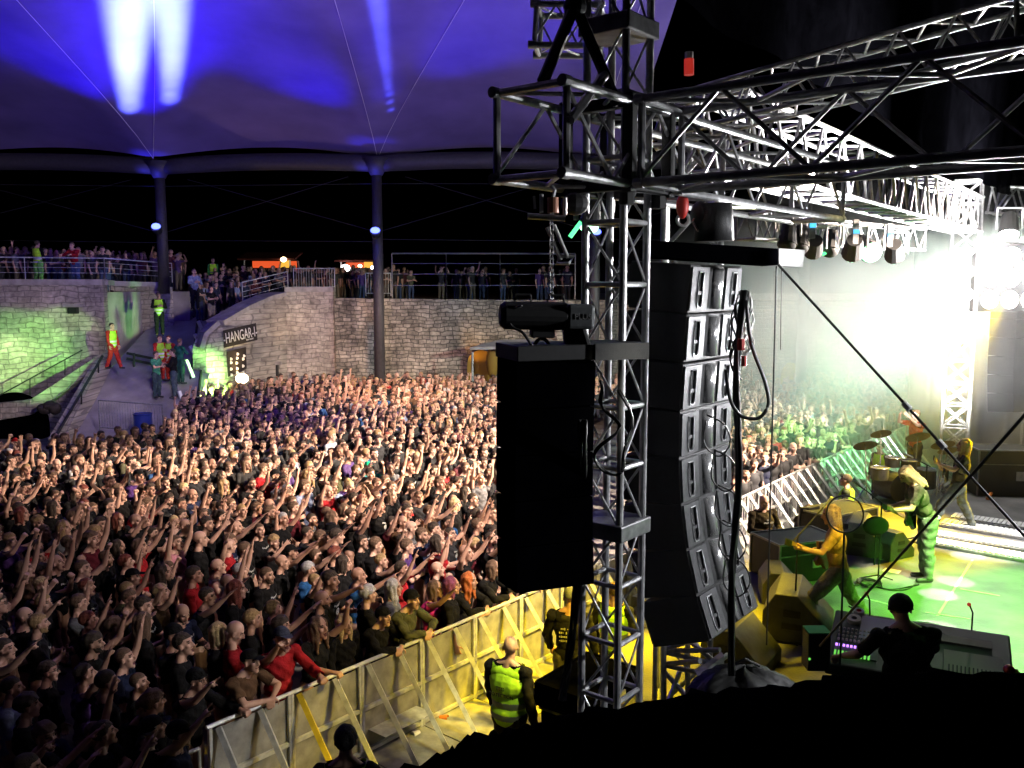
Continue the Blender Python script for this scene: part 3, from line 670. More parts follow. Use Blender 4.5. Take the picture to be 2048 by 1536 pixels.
MB().tube(P(1378, 104, 6.5), P(1378, 118, 6.5), .03).build('cap', M['alu_dark'], t)
# stage roof skin and black header cloth
t = thing('stage_roof', 'black fabric stage roof and header above the trusses', 'roof', SV(6, 4, 9.5))
a = Vector((.92, 6.35, 0)); b = Vector((11.8, 21.4, 0)); vv = V
m = MB(); n = 24
def hdr(i, j):
    p = a.lerp(b, i); return Vector((p.x, p.y, 7.75 + 5.5 * j)) + V * (.06 * math.sin(i * 60) + .25 * j)
m.grid(hdr, 60, 4); m.build('header_cloth', M['black_cloth'], t, smooth=True, recalc=False)
MB().extr([(a.x, a.y, 13.2), (b.x, b.y, 13.2), (b.x + 8, b.y - 6.5, 13.2), (a.x + 8, a.y - 6.5, 13.2)], (0, 0, .1)).build('roof_skin', M['black_cloth'], t)
t = thing('side_curtain', 'black back curtain closing the far side of the stage', 'curtain', (14, 24, 1))
m = MB(); m.grid(lambda i, j: Vector((11.9 + 9 * i, 26.5 - 3 * i + .15 * math.sin(i * 90), .8 + 12 * j)), 90, 2); m.build('cloth', M['black_cloth'], t, smooth=True, recalc=False)
# ================================================================= HOISTS AND ARRAYS
def hoist(label, c, xd, s=1.0, text_on=True):
    t = thing('chain_hoist', label, 'chain hoist', c); q = rotm(xd); X = q.col[0]; Y = q.col[1]; Z = q.col[2]
    m = MB(); m.tube(c - X * .27 * s, c + X * .10 * s, .085 * s, n=18); m.tube(c - X * .30 * s, c - X * .27 * s, .06 * s, .085 * s, n=18); m.build('motor_housing', M['black'], t, bevel=.004)
    MB().box(c + X * .18 * s, (.17 * s, .17 * s, .15 * s), q).build('gearbox_cover', mat('grey_hoist_cover', (.11, .12, .125), .5, noise=.2, nscale=40), t, bevel=.02)
    m = MB()
    for k in (-.16, .04): m.path([c + X * (k - .05) * s + Z * .08 * s, c + X * (k - .045) * s + Z * .125 * s, c + X * (k + .045) * s + Z * .125 * s, c + X * (k + .05) * s + Z * .08 * s], .009 * s)
    m.build('carry_handle', M['black'], t)
    m = MB(); m.box(c - X * .04 * s - Z * .1 * s, (.14 * s, .1 * s, .06 * s), q); m.build('hook_block', M['black'], t, bevel=.008)
    m = MB(); m.torus(c - X * .04 * s - Z * .18 * s, .042 * s, .011 * s, rotm(X, Y)); m.build('hook', M['black'], t)
    if text_on: text('PLUS', .048 * s, c + X * .19 * s - Y * .0865 * s, X, Z, M['alu'], t, extrude=.001)
    return t, q
def chain(name_label, p0, p1, n, r=.012):
    t = thing('lifting_chain', name_label, 'chain', p1); m = MB(); p0 = Vector(p0); p1 = Vector(p1)
    L = (p1 - p0).length; k = int(L / n)
    for i in range(k):
        c = p0.lerp(p1, (i + .5) / k); a = R(90) * (i % 2) + .6
        d = Vector((math.cos(a), math.sin(a), 0)) * r * .9; h = Vector((0, 0, n * .55))
        m.path([c + d * .3 + h, c + d + h * .7, c + d - h * .7, c - h, c - d - h * .7, c - d + h * .7, c - d * .3 + h], r * .42, 5)
    m.build('links', M['shiny'], t); return t
hc = P(1098, 632, 5.35)
hoist('black chain hoist lettered PLUS hanging above the left speaker array', hc, Vector((1, .15, -.02)), 1.0)
chain('bright steel lifting chain running from the box truss to the hoist', P(1103, 425, 5.35), P(1103, 598, 5.35), .032, .014)
t = thing('hoist_clamp', 'rusty shackle and clamp under the open end of the box truss', 'clamp', P(1103, 405, 5.35))
MB().tube(P(1106, 395, 5.35), P(1106, 426, 5.35), .033, n=14).build('steel_block', mat('rusty_block', (.28, .12, .07), .6, .3), t)
m = MB(); m.tube(P(1055, 432, 5.3), P(1130, 437, 5.3), .018); m.tube(P(1068, 392, 5.3), P(1070, 418, 5.3), .008); m.tube(P(1083, 388, 5.3), P(1083, 425, 5.3), .012); m.path([P(1103, 372, 5.35), P(1110, 380, 5.35), P(1106, 396, 5.35)], .012); m.tube(P(1130, 395, 5.3), P(1130, 430, 5.3), .012); m.build('bracket', M['alu'], t)
MB().ell(P(1150, 408, 5.6), (.09, .09, .07)).build('pulley', M['black'], t)
m = MB(); m.tube(P(1094, 455, 5.5), P(1122, 520, 5.5), .012); m.tube(P(1108, 450, 5.5), P(1136, 516, 5.5), .012); m.path([P(1120, 512, 5.5), P(1148, 514, 5.5), P(1138, 527, 5.5), P(1112, 527, 5.5), P(1120, 512, 5.5)], .012, 5); m.build('hanging_arm', M['steel'], t)
t = thing('chain_bag', 'black fabric chain bag leaning on the left array frame', 'chain bag', P(1160, 700, 5.3))
m = MB(); m.extr([P(1127, 658, 5.3), P(1172, 655, 5.3), P(1192, 720, 5.35), P(1133, 722, 5.35)], (0, .18, 0)); m.build('bag', M['black'], t, bevel=.02)
def loom(label, pts, r, name='cable', m=None, k=6, wob=0, g=None, n=5):
    t = thing(name, label, 'cable', pts[0], g); mb = MB()
    for s in range(k):
        pp = []
        for i in range(len(pts) - 1):
            for j in range(6):
                p = Vector(pts[i]).lerp(Vector(pts[i + 1]), j / 6); pp.append(p)
        pp.append(Vector(pts[-1])); ph = random.random() * 6
        # smooth
        for _ in range(6):
            pp = [pp[0]] + [(pp[i - 1] + pp[i] * 2 + pp[i + 1]) / 4 for i in range(1, len(pp) - 1)] + [pp[-1]]
        pp = [p + Vector((wob * math.sin(i * .5 + ph), wob * .5 * math.cos(i * .43 + ph * 2), 0)) for i, p in enumerate(pp)]
        mb.path(pp, r, n)
    mb.build('cable_strands', m or M['rubber'], t, smooth=True); return t
loom('black hoist power cable looping round the motor and down to the left array', [P(1045, 610, 5.25), P(1012, 625, 5.25), P(1022, 655, 5.25), P(1045, 662, 5.25), P(1062, 690, 5.25), P(1085, 712, 5.3)], .009, k=1)
def array(label, top, xdir, w, dp, h, n, tilts, plates, gap=.012, group='line arrays'):
    """xdir: along the width. rear normal = towards the stage. cabinets hang in a curve."""
    X = Vector(xdir).normalized(); N = Vector((X.y, -X.x, 0))        # rear normal (towards the right/camera side)
    t = thing('speaker_array', label, 'speaker array', top, group)
    p = Vector(top); out = []
    for i in range(n):
        a = R(tilts[i]); Zd = (Vector((0, 0, 1)) * math.cos(a) - N * math.sin(a)); Nn = N * math.cos(a) + Vector((0, 0, 1)) * math.sin(a)
        q = Matrix((X, Nn, Zd)).transposed(); c = p - Zd * h / 2
        m = MB(); m.box(c, (w, dp, h - gap), q)
        cab = m.build('cabinet', M['black_cab'] if plates else M['black_cloth'], t, bevel=.008)
        g = MB(); g.box(c - Nn * (dp / 2 + .012), (w - .04, .012, h - .05), q); g.build('grille', M['black'], cab)
        if plates:
            for sgn in (-1, 1):
                pc = c + Nn * (dp / 2 + .006) + X * sgn * (w / 2 - w * .17)
                pm = MB(); pw, ph_ = w * .31, h - .045
                hx = .055 if w > .7 else .04
                # plate frame around a handle slot
                k = -sgn * pw * .12 + 0
                sw, sh = pw * .30, ph_ * .78
                for (ox, oz, ww, hh) in ((-(pw + sw) / 4 - sw * 0, 0, (pw - sw) / 2, ph_), ((pw + sw) / 4, 0, (pw - sw) / 2, ph_), (0, (ph_ + sh) / 4, sw, (ph_ - sh) / 2), (0, -(ph_ + sh) / 4, sw, (ph_ - sh) / 2), (0, -sh * .12, sw, sh * .1)):
                    pm.box(pc + X * ox + Zd * oz, (ww, .016, hh), q)
                pl = pm.build('rear_plate', M['grey_cab'], cab)
                hm = MB()
                hp = []
                for (ox, oz) in ((-.5, .3), (-.42, .48), (.42, .48), (.5, .3), (.5, -.35), (.3, -.52), (-.3, -.52), (-.5, -.35), (-.5, .3)):
                    hp.append(pc + Nn * .011 + X * ox * sw * 1.1 + Zd * oz * sh * 1.05)
                hm.path(hp, .006, 5); hm.build('handle', M['alu'], cab)
            cy = MB(); cy.tube(c + Nn * (dp / 2 - .02) - Zd * (h / 2 - .03), c + Nn * (dp / 2 - .02) + Zd * (h / 2 - .03), w * .085, n=14)
            cy.build('horn_cover', M['shiny'] if plates == 2 else M['grey_cab'], cab, smooth=True)
        p = p - Zd * h; out.append((c, q))
    return t, out, X, N
# left array: small, dark, five boxes
la_x = Vector((.94, .34, 0)); la_top = P(1092, 716, 5.42)
tl = [-3, -2, 0, 2, 5]
tA, oa, Xa, Na = array('small black speaker array hanging left of the near tower under the hoist', la_top, la_x, .52, .34, .285, 5, tl, 0)
t = thing('fly_frame', 'flat black rigging frame on top of the left speaker array', 'rigging frame', la_top)
qf = Matrix((Xa, Na, Vector((0, 0, 1)))).transposed()
m = MB(); cF = la_top + Vector((0, 0, .045)) + Xa * .16
m.box(cF, (.84, .40, .09), qf); m.build('frame', M['black'], t, bevel=.006)
MB().box(cF + Na * .21 + Xa * .25, (.36, .02, .1), qf).build('edge_bar', M['black_cab'], t)
# right array: big, nine boxes with grey rear plates
rx = Vector((.62, .785, 0)).normalized(); ra_top = P(1376, 520, 6.55)
tilts = [3, 5, 5, 2, -1, -5, -10, -15]
tilts = [-4, -3, -3, 0, 4, 9, 15, 20]
tB, ob, Xb, Nb = array('large black speaker array with grey rear plates hanging right of the near tower', ra_top - Vector((0, 0, .02)) , rx, .82, .47, .345, 8, tilts, 2)
t = thing('fly_frame', 'long black rigging bar on top of the large speaker array with a white lit end', 'rigging frame', ra_top)
m = MB(); m.extr([P(1292, 480, 6.0), P(1556, 497, 6.2), P(1556, 530, 6.2), P(1292, 512, 6.0)], (.02, .45, 0)); m.build('frame', M['black_cloth'], t)
MB().extr([P(1558, 497, 6.2), P(1610, 500, 6.1), P(1606, 534, 6.1), P(1558, 531, 6.2)], (.02, .3, 0)).build('end_box', mat('lit_end_colour', (.8, .8, .8), .5), t)  # black bar's end coloured white to show the light on it
spot('bar_end_light', P(1760, 560, 5.0), P(1584, 515, 6.1), 180, 9, (1, 1, 1), .3, .05)
t = thing('chain_bag', 'shiny black chain bag hanging above the large speaker array', 'chain bag', P(1430, 440, 6.4))
m = MB(); m.tube(P(1428, 408, 6.4), P(1428, 482, 6.4), .13, .14, n=16); m.ell(P(1400, 430, 6.4), (.07, .1, .1)); m.build('bag', M['black_cab'], t, smooth=True, bevel=0)
MB().path([P(1395, 418, 6.35), P(1386, 442, 6.35), P(1398, 462, 6.35)], .012).build('strap', M['shiny'], t)
t = thing('chain_hoist_hook', 'red hoist hook hanging beside the black chain bag', 'hook', P(1365, 410, 6.3)); MB().ell(P(1365, 412, 6.3), (.045, .045, .09)).build('block', M['red'], t, smooth=True)
MB().torus(P(1366, 440, 6.3), .04, .012, Matrix.Rotation(R(90), 3, 'X')).build('hook', M['steel'], t)
loom('thick bundle of black cables hanging down in front of the large speaker array', [P(1487, 580, 5.9), P(1470, 760, 5.9), P(1480, 960, 5.9), P(1462, 1150, 5.9), P(1462, 1350, 5.9)], .013, k=6, wob=.014)
loom('fan of pale thin cables spreading at the top of the cable bundle', [P(1487, 582, 5.95), P(1500, 640, 5.95), P(1498, 690, 5.95), P(1478, 720, 5.95)], .006, k=7, wob=.035, m=M['steel'])
loom('fan of dark thin cables spreading at the top of the cable bundle', [P(1487, 582, 5.95), P(1470, 640, 5.95), P(1463, 700, 5.95), P(1480, 760, 5.95)], .006, k=5, wob=.03, m=M['rubber'])
loom('loop of thick black cable curving out right of the large speaker array', [P(1492, 600, 5.85), P(1500, 690, 5.85), P(1530, 760, 5.85), P(1540, 810, 5.85), P(1520, 840, 5.85), P(1480, 835, 5.85), P(1458, 800, 5.85), P(1452, 740, 5.85)], .013, k=1)
for i in range(5):
    cy = 870 + 70 * i; cx = 1440 + 8 * i + random.randint(-6, 6)
    loom('thin cable loop against the plates of the large array, number %s from the top' % ['one', 'two', 'three', 'four', 'five'][i], [P(cx - 22, cy - 30, 5.95), P(cx - 30, cy + 20, 5.95), P(cx + 5, cy + 50, 5.95), P(cx + 32, cy + 15, 5.95), P(cx + 15, cy - 25, 5.95), P(cx - 20, cy - 40, 5.95)], .006, k=1, g='cable loops behind the large array')
loom('tangled cable coil on the right edge of the small array', [P(1190, 760, 5.15), P(1210, 810, 5.15), P(1240, 850, 5.15), P(1190, 900, 5.15), P(1215, 960, 5.15), P(1255, 930, 5.15), P(1262, 860, 5.15), P(1240, 780, 5.15)], .008, k=2, wob=.03)
loom('long black cables running down beside the near tower to the deck', [P(1165, 840, 5.2), P(1163, 1100, 5.6), P(1140, 1300, 5.9), P(1125, 1400, 6.0)], .012, k=4, wob=.02)
t = thing('red_connector', 'red cable connectors taped to the cable bundle beside the large array', 'connector', P(1482, 690, 5.8)); MB().tube(P(1482, 678, 5.82), P(1482, 700, 5.82), .025).build('plug', M['red'], t); MB().tube(P(1488, 712, 5.82), P(1488, 732, 5.82), .018).build('plug', M['red'], t)
# guy wires across the right
def wire(label, a, b, r, sag=.0, clamps=()):
    t = thing('steel_guy_wire', label, 'wire', a); a = Vector(a); b = Vector(b)
    MB().path([a.lerp(b, i / 10) - Vector((0, 0, sag * math.sin(math.pi * i / 10))) for i in range(11)], r, 6).build('wire', M['rubber'], t)
    for k in clamps: MB().tube(a.lerp(b, k - .01), a.lerp(b, k + .012), r * 2.4).build('clamp', M['white'], t)
wire('black guy wire slanting down right from the bar with the white lit end', P(1557, 530, 6.2), P(2120, 1150, 4.6), .0085, clamps=(.52, .64))
wire('black guy wire slanting down left from the right edge to the mixing desk', P(2120, 750, 4.2), P(1640, 1292, 6.5), .009)
wire('thin black rope hanging straight down from the bar with the white lit end', P(1553, 532, 6.2), P(1533, 1290, 6.2), .006)
wire('thin light cord hanging beside the black rope', P(1563, 532, 6.25), P(1561, 700, 6.25), .003)
# ================================================================= STAGE
dk = MB(); s0, s1, v0, v1 = 2.4, 17.5, -2.45, 13.0
dk.extr([SV(s0, v0, ST), SV(s1, v0, ST), SV(s1, v1, ST), SV(s0, v1, ST)], (0, 0, -.14))
struct('stage_floor', dk, M['deck'])
t = thing('stage_skirt', 'black cloth skirt closing the front and near side of the stage', 'skirt', SV(s0, v0, 0))
sk = MB(); sk.grid(lambda i, j: SV(s0 + .06 + (s1 - s0) * i, v0 + .05 + .03 * math.sin(i * 300), 1.0 * j), 160, 1); sk.grid(lambda i, j: SV(s0 + .05 + .03 * math.sin(i * 300), v0 + (v1 - v0) * i, 1.0 * j), 160, 1)
sk.build('cloth', M['black_cloth'], t, recalc=False)
# deck seams as thin tape strips
t = thing('deck_tape', 'pale tape lines stuck along the seams of the stage floor', 'tape', SV(5, 3, ST))
def strip(m, a, b, w, z=.005):
    a = Vector(a); b = Vector(b); d = (b - a).normalized(); n = Vector((-d.y, d.x, 0)) * w / 2; o = Vector((0, 0, z)); m.add([a - n + o, b - n + o, b + n + o, a + n + o], [(0, 1, 2, 3)])
m = MB(); strip(m, G(1875, 1232, ST), G(1945, 1120, ST), .035); strip(m, G(1700, 1190, ST), G(1790, 1212, ST), .03); strip(m, G(1850, 1225, ST), G(1940, 1238, ST), .03); strip(m, G(1920, 1178, ST), G(2000, 1192, ST), .06)
m.build('tape_strip', M['tape'], t, recalc=False)
# dark footprints/marks
# lit floor gratings at the far right of the stage
t = thing('drum_riser_front', 'white lit slatted floor grating under the far guitarist', 'grating', G(1950, 1080, ST))
for k, (l, r_) in enumerate((((1905, 1036), (2110, 1066)), ((1885, 1048), (2110, 1084)), ((1872, 1072), (2110, 1108)), ((1862, 1086), (2110, 1130)))):
    a, b = G(*l, ST), G(*r_, ST); m = MB(); n = 22; w = .5 if k < 2 else .42
    for i in range(n):
        p = a.lerp(b, (i + .5) / n); x = (b - a).normalized(); m.box(p + Vector((0, 0, .05)), ((b - a).length / n * .82, w * .8, .05), rotm(x))
    m.build('white_slat', M['white'], t)
    fr = MB(); fr.box((a + b) / 2 + Vector((0, 0, .03)) , ((b - a).length, w, .04), rotm((b - a))); fr.build('frame', M['alu_dark'], t)
spot('grating_light', (10.2, 13, 6.9), G(1980, 1090, ST), 7000, 20, (1, 1, 1), .3, .1)
# narrow white spots on the floor
for px, py in ((1912, 1163), (1877, 1189), (1876, 1254), (1935, 1112)):
    g = G(px, py, ST); spot('floor_pin_spot', (g.x + .4, g.y + .2, 7.3), g, 6500, 5.0, (1, 1, .92), .12, .04)
# yellow and green washes
YEL = (1, .70, .0)
spot('yellow_wash_light', (6.0, 8.0, 7.1), (3.95, 11.3, 2.75), 3600, 12, (1, .74, .05), .6, .12)
spot('yellow_wash_light', (5.5, 14.5, 7.2), (2.9, 11.3, 1.3), 1700, 30, YEL, .7, .15)
spot('yellow_pit_light', (4.0, 11.0, 6.6), (1.4, 12.0, 0), 11000, 40, YEL, .7, .12)
spot('yellow_pit_light', (2.2, 8.6, 4.6), (-.1, 10.0, .3), 3600, 60, YEL, .8, .1)
spot('yellow_back_light', (12.2, 17.4, 4.9), (8.9, 15.8, 2.4), 12000, 24, YEL, .7, .12)
spot('yellow_back_light', (10.5, 19.0, 5.5), (7.2, 17.0, 1.6), 14000, 34, YEL, .7, .12)
spot('green_floor_light', (8.2, 9.2, 7.2), (7.6, 11.0, 1.15), 15000, 58, (.22, 1, .06), .6, .15)
spot('white_key_light', (6.2, 11.0, 7.0), (6.2, 13.0, 2.6), 4500, 12, (1, .97, .6), .5, .1)
spot('barrier_fill', (4.2, 7.6, 6.9), (-1.6, 11.0, .6), 900, 46, (1, .86, .42), 1, .15)  # added fill to brighten the barrier struts
spot('guard_fill', (1.5, 4.6, 6.4), (-1.35, 7.3, 2.0), 260, 15, (1, .97, .8), .8, .1)  # added fill for the guard at the bottom edge
spot('guard_fill', (2.0, 7.2, 6.6), (-.05, 9.9, 1.2), 2200, 14, (1, .95, .5), .6, .1)  # added fill for the walking guard's vest
spot('side_fill', (6.6, 5.4, 6.0), (.72, 6.0, 4.3), 1500, 52, (.95, .96, 1), .6, .12)  # added side fill for the near tower's rungs
spot('side_fill', (5.5, 4.2, 5.8), (2.15, 7.25, 4.5), 200, 44, (.93, .95, 1), .8, .25)  # added side fill for the large array's rear plates
# ---------------------------------------------------------------- gear on stage
def wedge(c, ang, label, s=1.0, g='floor monitors'):
    t = thing('floor_monitor', label, 'stage monitor', c, g); q = Matrix.Rotation(ang, 3, 'Z'); c = Vector(c)
    w = .62 * s; prof = [(-.26, 0), (.3, 0), (.3, .12), (.02, .42), (-.16, .42), (-.26, .26)]
    T = lambda x, y, z: c + q @ Vector((x * s, y, z * s))
    MB().extr([T(x, -w / 2, z) for x, z in prof], q @ Vector((0, w, 0))).build('cabinet', M['wedge'], t, bevel=.012)
    n = Vector((.73, 0, .68)); 
    MB().add([T(.295, -w / 2 + .03, .13) + q @ n * .008, T(.295, w / 2 - .03, .13) + q @ n * .008, T(.03, w / 2 - .03, .41) + q @ n * .008, T(.03, -w / 2 + .03, .41) + q @ n * .008], [(0, 1, 2, 3)]).build('grille', M['wedge'], t, recalc=False)
    h = MB()
    for sy in (-1, 1):
        h.box(T(-.02, sy * (w / 2 + .002), .26), (.14 * s, .012, .06 * s), q); h.box(T(-.02, sy * (w / 2 + .002), .15), (.16 * s, .012, .05 * s), q)
    h.build('handle_slot', M['black'], t)
fa = math.atan2(V.y, V.x)
wedge(G(1592, 1262, ST), fa + .3, 'largest yellow lit floor monitor at the near stage edge', 1.5)
wedge(G(1560, 1195, ST), fa + .5, 'floor monitor with a green patch behind the largest yellow one', 1.1)
wedge(G(1478, 1330, ST), fa + .1, 'floor monitor cut by the tower leg at the bottom left', 1.3)
wedge(G(1726, 1100, ST), fa + .2, 'dark floor monitor behind the yellow lit bass player', 1.35)
wedge(G(1768, 1108, ST), fa + 1.2, 'low dark floor monitor before the bending guitarist', 1.1)
def case(c, size, ang, label, m=None, g='equipment cases', name='flight_case'):
    t = thing(name, label, 'flight case', c, g); q = Matrix.Rotation(ang, 3, 'Z'); c = Vector(c); L, D, H = size
    MB().box(c + Vector((0, 0, H / 2)), (L, D, H), q).build('box', m or M['black_cab'], t, bevel=.01)
    e = MB()
    for a in (-1, 1):
        for b in (-1, 1):
            e.box(c + q @ Vector((a * L / 2, b * D / 2, H / 2)), (.03, .03, H), q)
        e.box(c + q @ Vector((0, a * D / 2, H)), (L, .03, .03), q); e.box(c + q @ Vector((a * L / 2, 0, H)), (.03, D, .03), q)
        e.box(c + q @ Vector((0, a * D / 2, H * .7)), (L, .024, .02), q)
    e.build('edge_trim', m if m else M['alu_dark'], t)
    h = MB(); h.box(c + q @ Vector((L * .1, -D / 2 - .01, H * .45)), (L * .16, .02, H * .2), q); h.build('handle', M['steel'], t)
    return t
ua = math.atan2(U.y, U.x)
case(G(1590, 1148, ST), (1.15, .75, .62), ua - .55, 'wide black case with a yellow lit top between the bald man and the bass player')
case(G(1675, 1070, ST), (1.3, .7, .5), ua - .3, 'yellow topped speaker box behind the clear dish')
case(SV(2.72, -2.0, ST), (1.0, .7, .26), ua, 'low black case on the dark deck corner left of the near tower', M['black_cloth'])
case(G(2010, 985, ST), (1.5, .8, 1.0), -.1, 'big black flight case with steel handles right of the far tower')
case(P(2030, 925, 21.2) - Vector((0, 0, .9)), (1.0, .8, .85), -.1, 'black flight case with a steel plate at the right edge')
# drum kit
t = thing('drum_kit', 'drum kit with cymbals glowing yellow between the guitarists', 'drum kit', G(1790, 1010, ST))
dc = G(1800, 1000, ST)
m = MB(); m.tube(dc + Vector((-.1, -.3, .32)), dc + Vector((-.25, .2, .32)), .3, n=22); m.build('bass_drum', M['black_cab'], t)
for dx, dy, z, r, h in ((-.5, -.1, .6, .18, .25), (.15, .0, .75, .16, .22), (.55, .1, .45, .22, .4), (-.15, .1, .8, .15, .2)):
    m = MB(); m.tube(dc + Vector((dx, dy, z - h / 2)), dc + Vector((dx, dy, z + h / 2)), r, n=18); d_ = m.build('drum', M['wedge'], t)
    MB().torus(dc + Vector((dx, dy, z + h / 2)), r, .012).build('hoop', M['shiny'], d_)
for dx, dy, z, r in ((-.75, .1, 1.15, .25), (.45, .3, 1.3, .25), (-.3, .4, 1.35, .22), (.8, -.1, 1.2, .24), (1.1, .3, 1.0, .2)):
    m = MB(); c = dc + Vector((dx, dy, z)); m.tube(c, c + Vector((0, .02, .03)), r, .03, n=22); cy_ = m.build('cymbal', mat('brass_cymbal', (.75, .55, .2), .25, 1), t, smooth=False)
    m = MB(); m.tube(c, dc + Vector((dx * .9, dy, .1)), .012); m.tube(dc + Vector((dx * .9 - .2, dy, 0)), dc + Vector((dx * .9, dy, .3)), .01); m.tube(dc + Vector((dx * .9 + .2, dy, 0)), dc + Vector((dx * .9, dy, .3)), .01); m.build('stand', M['shiny'], t)
def micstand(c, h, label, boom=None, disc=False):
    t = thing('microphone_stand', label, 'microphone stand', c, 'microphone stands'); c = Vector(c); m = MB()
    m.tube(c, c + Vector((0, 0, h)), .012)
    for k in range(3): a = R(120 * k + 20); m.tube(c + Vector((0, 0, .12)), c + Vector((.28 * math.cos(a), .28 * math.sin(a), .01)), .01)
    m.build('pole', M['black'], t); top = c + Vector((0, 0, h)); b = top
    if boom is not None:
        b = top + Vector(boom); MB().tube(top - Vector(boom) * .25, b, .01).build('boom', M['black'], t)
    x = Vector(boom).normalized() if boom is not None else Vector((-.3, .3, .3)).normalized()
    MB().tube(b, b + x * .14, .014, .02).build('microphone', M['alu_dark'], t); MB().ell(b + x * .16, (.028, .028, .028)).build('microphone_head', M['steel'], t)
micstand(G(1588, 1275, ST), 1.35, 'yellow lit microphone stand with boom in front of the bass player', (.35, .1, .35))
micstand(G(1756, 1165, ST), 1.25, 'microphone stand with foam disc between bass player and bending guitarist', (-.25, .1, .2))
micstand(G(1846, 1085, ST), 1.4, 'far microphone stand beside the far guitarist', (-.2, .1, .1))
t = thing('foam_disc', 'dark oval foam disc standing on a thin stand left of the bending guitarist', 'foam disc', G(1757, 1165, ST))
fd = P(1752, 1052, 13.0); MB().ell(fd, (.2, .08, .15)).build('disc', mat('dark_foam', (.015, .018, .012), .95), t, smooth=True); MB().tube(fd, fd - Vector((0, 0, .6)), .012).build('stem', M['black'], t)
# clear dish on stand beside the desk
t = thing('round_dish', 'clear round dish with a black rim on a thin black stand', 'dish', P(1682, 1330, 7.6))
c = P(1690, 1028, 7.7); q = rotm((1, 0, 0), (0.1, -1, .15))
MB().torus(c, .163, .0085, rotm((1, 0, 0), (0, -1, 0.2)), nu=40).build('rim', M['rubber'], t, smooth=True)
dm = MB(); qq = rotm((1, 0, 0), (0, -1, .2))
def dish(i, j):
    a = 2 * math.pi * i; r = .16 * j; return c + qq @ Vector((r * math.cos(a), r * math.sin(a), -.06 * (1 - j * j)))
dm.grid(dish, 28, 5); dm.build('clear_bowl', M['glass'], t, smooth=True, recalc=False)
MB().tube(c + Vector((.0, -.0, -.16)), P(1680, 1330, 7.5), .0085).build('stem', M['black'], t); MB().box(P(1691, 1052, 7.65), (.035, .04, .05)).build('clamp', M['black'], t)
# mixing desk
t = thing('mixing_desk', 'long mixing desk with faders, violet lights and knobs before the sitting engineer', 'mixing desk', SV(2.9, 2, ST))
dA, dB, dC, dD = G(1640, 1322, 2.02), G(2000, 1385, 2.02), G(1715, 1240, 2.02), G(2008, 1302, 2.02)
xd = (dB - dA).normalized(); nd = Vector((-xd.y, xd.x, 0)); nd = nd if nd.y > 0 else -nd
L = (dB - dA).length; cdk = (dA + dB + dC + dD) / 4
tl_ = (nd + Vector((0, 0, .22))).normalized(); zup = xd.cross(tl_); zup = zup if zup.z > 0 else -zup
qd = Matrix((xd, tl_, zup)).transposed()
MB().box(cdk, (L + .1, 1.0, .14), qd).build('console_body', mat('dark_console_paint', (.02, .022, .02), .45, noise=.2), t, bevel=.02)
def dpt(a, b, h=0.075): return cdk + xd * (a * L / 2) + tl_ * (b * .47) + zup * h
MB().box(dpt(.63, -.35), (L * .33, .42, .012), qd).build('fader_panel', mat('beige_console_panel', (.22, .2, .15), .6), t)
MB().box(dpt(-.72, -.1), (L * .26, .6, .012), qd).build('knob_panel', mat('green_console_panel', (.04, .06, .04), .5), t)
f = MB()
for i in range(13): f.box(dpt(.36 + .045 * i, -.62, .09), (.012, .14, .02), qd)
f.build('fader', M['black'], t)
f = MB()
for i in range(9):
    for j in range(4): f.tube(dpt(-.95 + .05 * i, .25 - .14 * j, .08), dpt(-.95 + .05 * i, .25 - .14 * j, .1), .012)
f.build('knob', M['cream'], t)
f = MB()
for i in range(10): f.box(dpt(-.96 + .045 * i, -.4, .09), (.02, .03, .012), qd)
for px in (.42, .9): f.box(dpt(px, -.85, .09), (.03, .03, .012), qd)
f.build('violet_button', M['violet_lens'], t)
f = MB()
for i in range(10): f.box(dpt(-.96 + .045 * i, -.7, .09), (.018, .08, .008), qd)
f.build('green_button', M['green_led'], t)
MB().box(dpt(.45, .5, .082), (.62, .12, .01), qd).build('label_strip', mat('worn_desk_strip', (.25, .22, .15), .6), t)
f = MB(); f.path([dpt(.1 + .43 * a, .98 * b, .1) for a, b in ((0, 0), (0, 0))] if 0 else [dpt(.62, .98, .08), dpt(.62, 1.0, .28), dpt(.58, 1.0, .36)], .008); f.path([dpt(-.62, .98, .08), dpt(-.63, 1.0, .26), dpt(-.66, 1.0, .32)], .008); f.build('gooseneck_lamp', M['black'], t)
f = MB(); f.ell(dpt(.57, 1.0, .37), (.02, .02, .02)); f.ell(dpt(-.67, 1.0, .33), (.02, .02, .02)); f.build('lamp_tip', M['red_led'], t)
f = MB(); f.box(cdk - Vector((0, 0, .5)), (L, .5, .85), Matrix((xd, nd, Vector((0, 0, 1)))).transposed()); f.build('stand', M['black_cloth'], t)
t = thing('tape_roll', 'large cream roll of tape lying on the mixing desk', 'tape roll', dpt(-.8, .5)); c = dpt(-.80, .62, .10)
m = MB(); 
def ring(m, c, r0, r1, h, q, n=24):
    vs = []; 
    for z in (-h / 2, h / 2):
        for r in (r0, r1):
            for i in range(n):
                a = 2 * math.pi * i / n; vs.append(c + q @ Vector((r * math.cos(a), r * math.sin(a), z)))
    f = []
    for i in range(n):
        j = (i + 1) % n
        f += [(i, j, n + j, n + i), (2 * n + i, 3 * n + i, 3 * n + j, 2 * n + j), (i, 2 * n + i, 2 * n + j, j), (n + i, n + j, 3 * n + j, 3 * n + i)]
    m.add(vs, f)
ring(m, c, .03, .07, .05, qd); m.build('roll', M['cream'], t); m = MB(); ring(m, c, .027, .0298, .052, qd); m.build('core', M['plywood'], t)
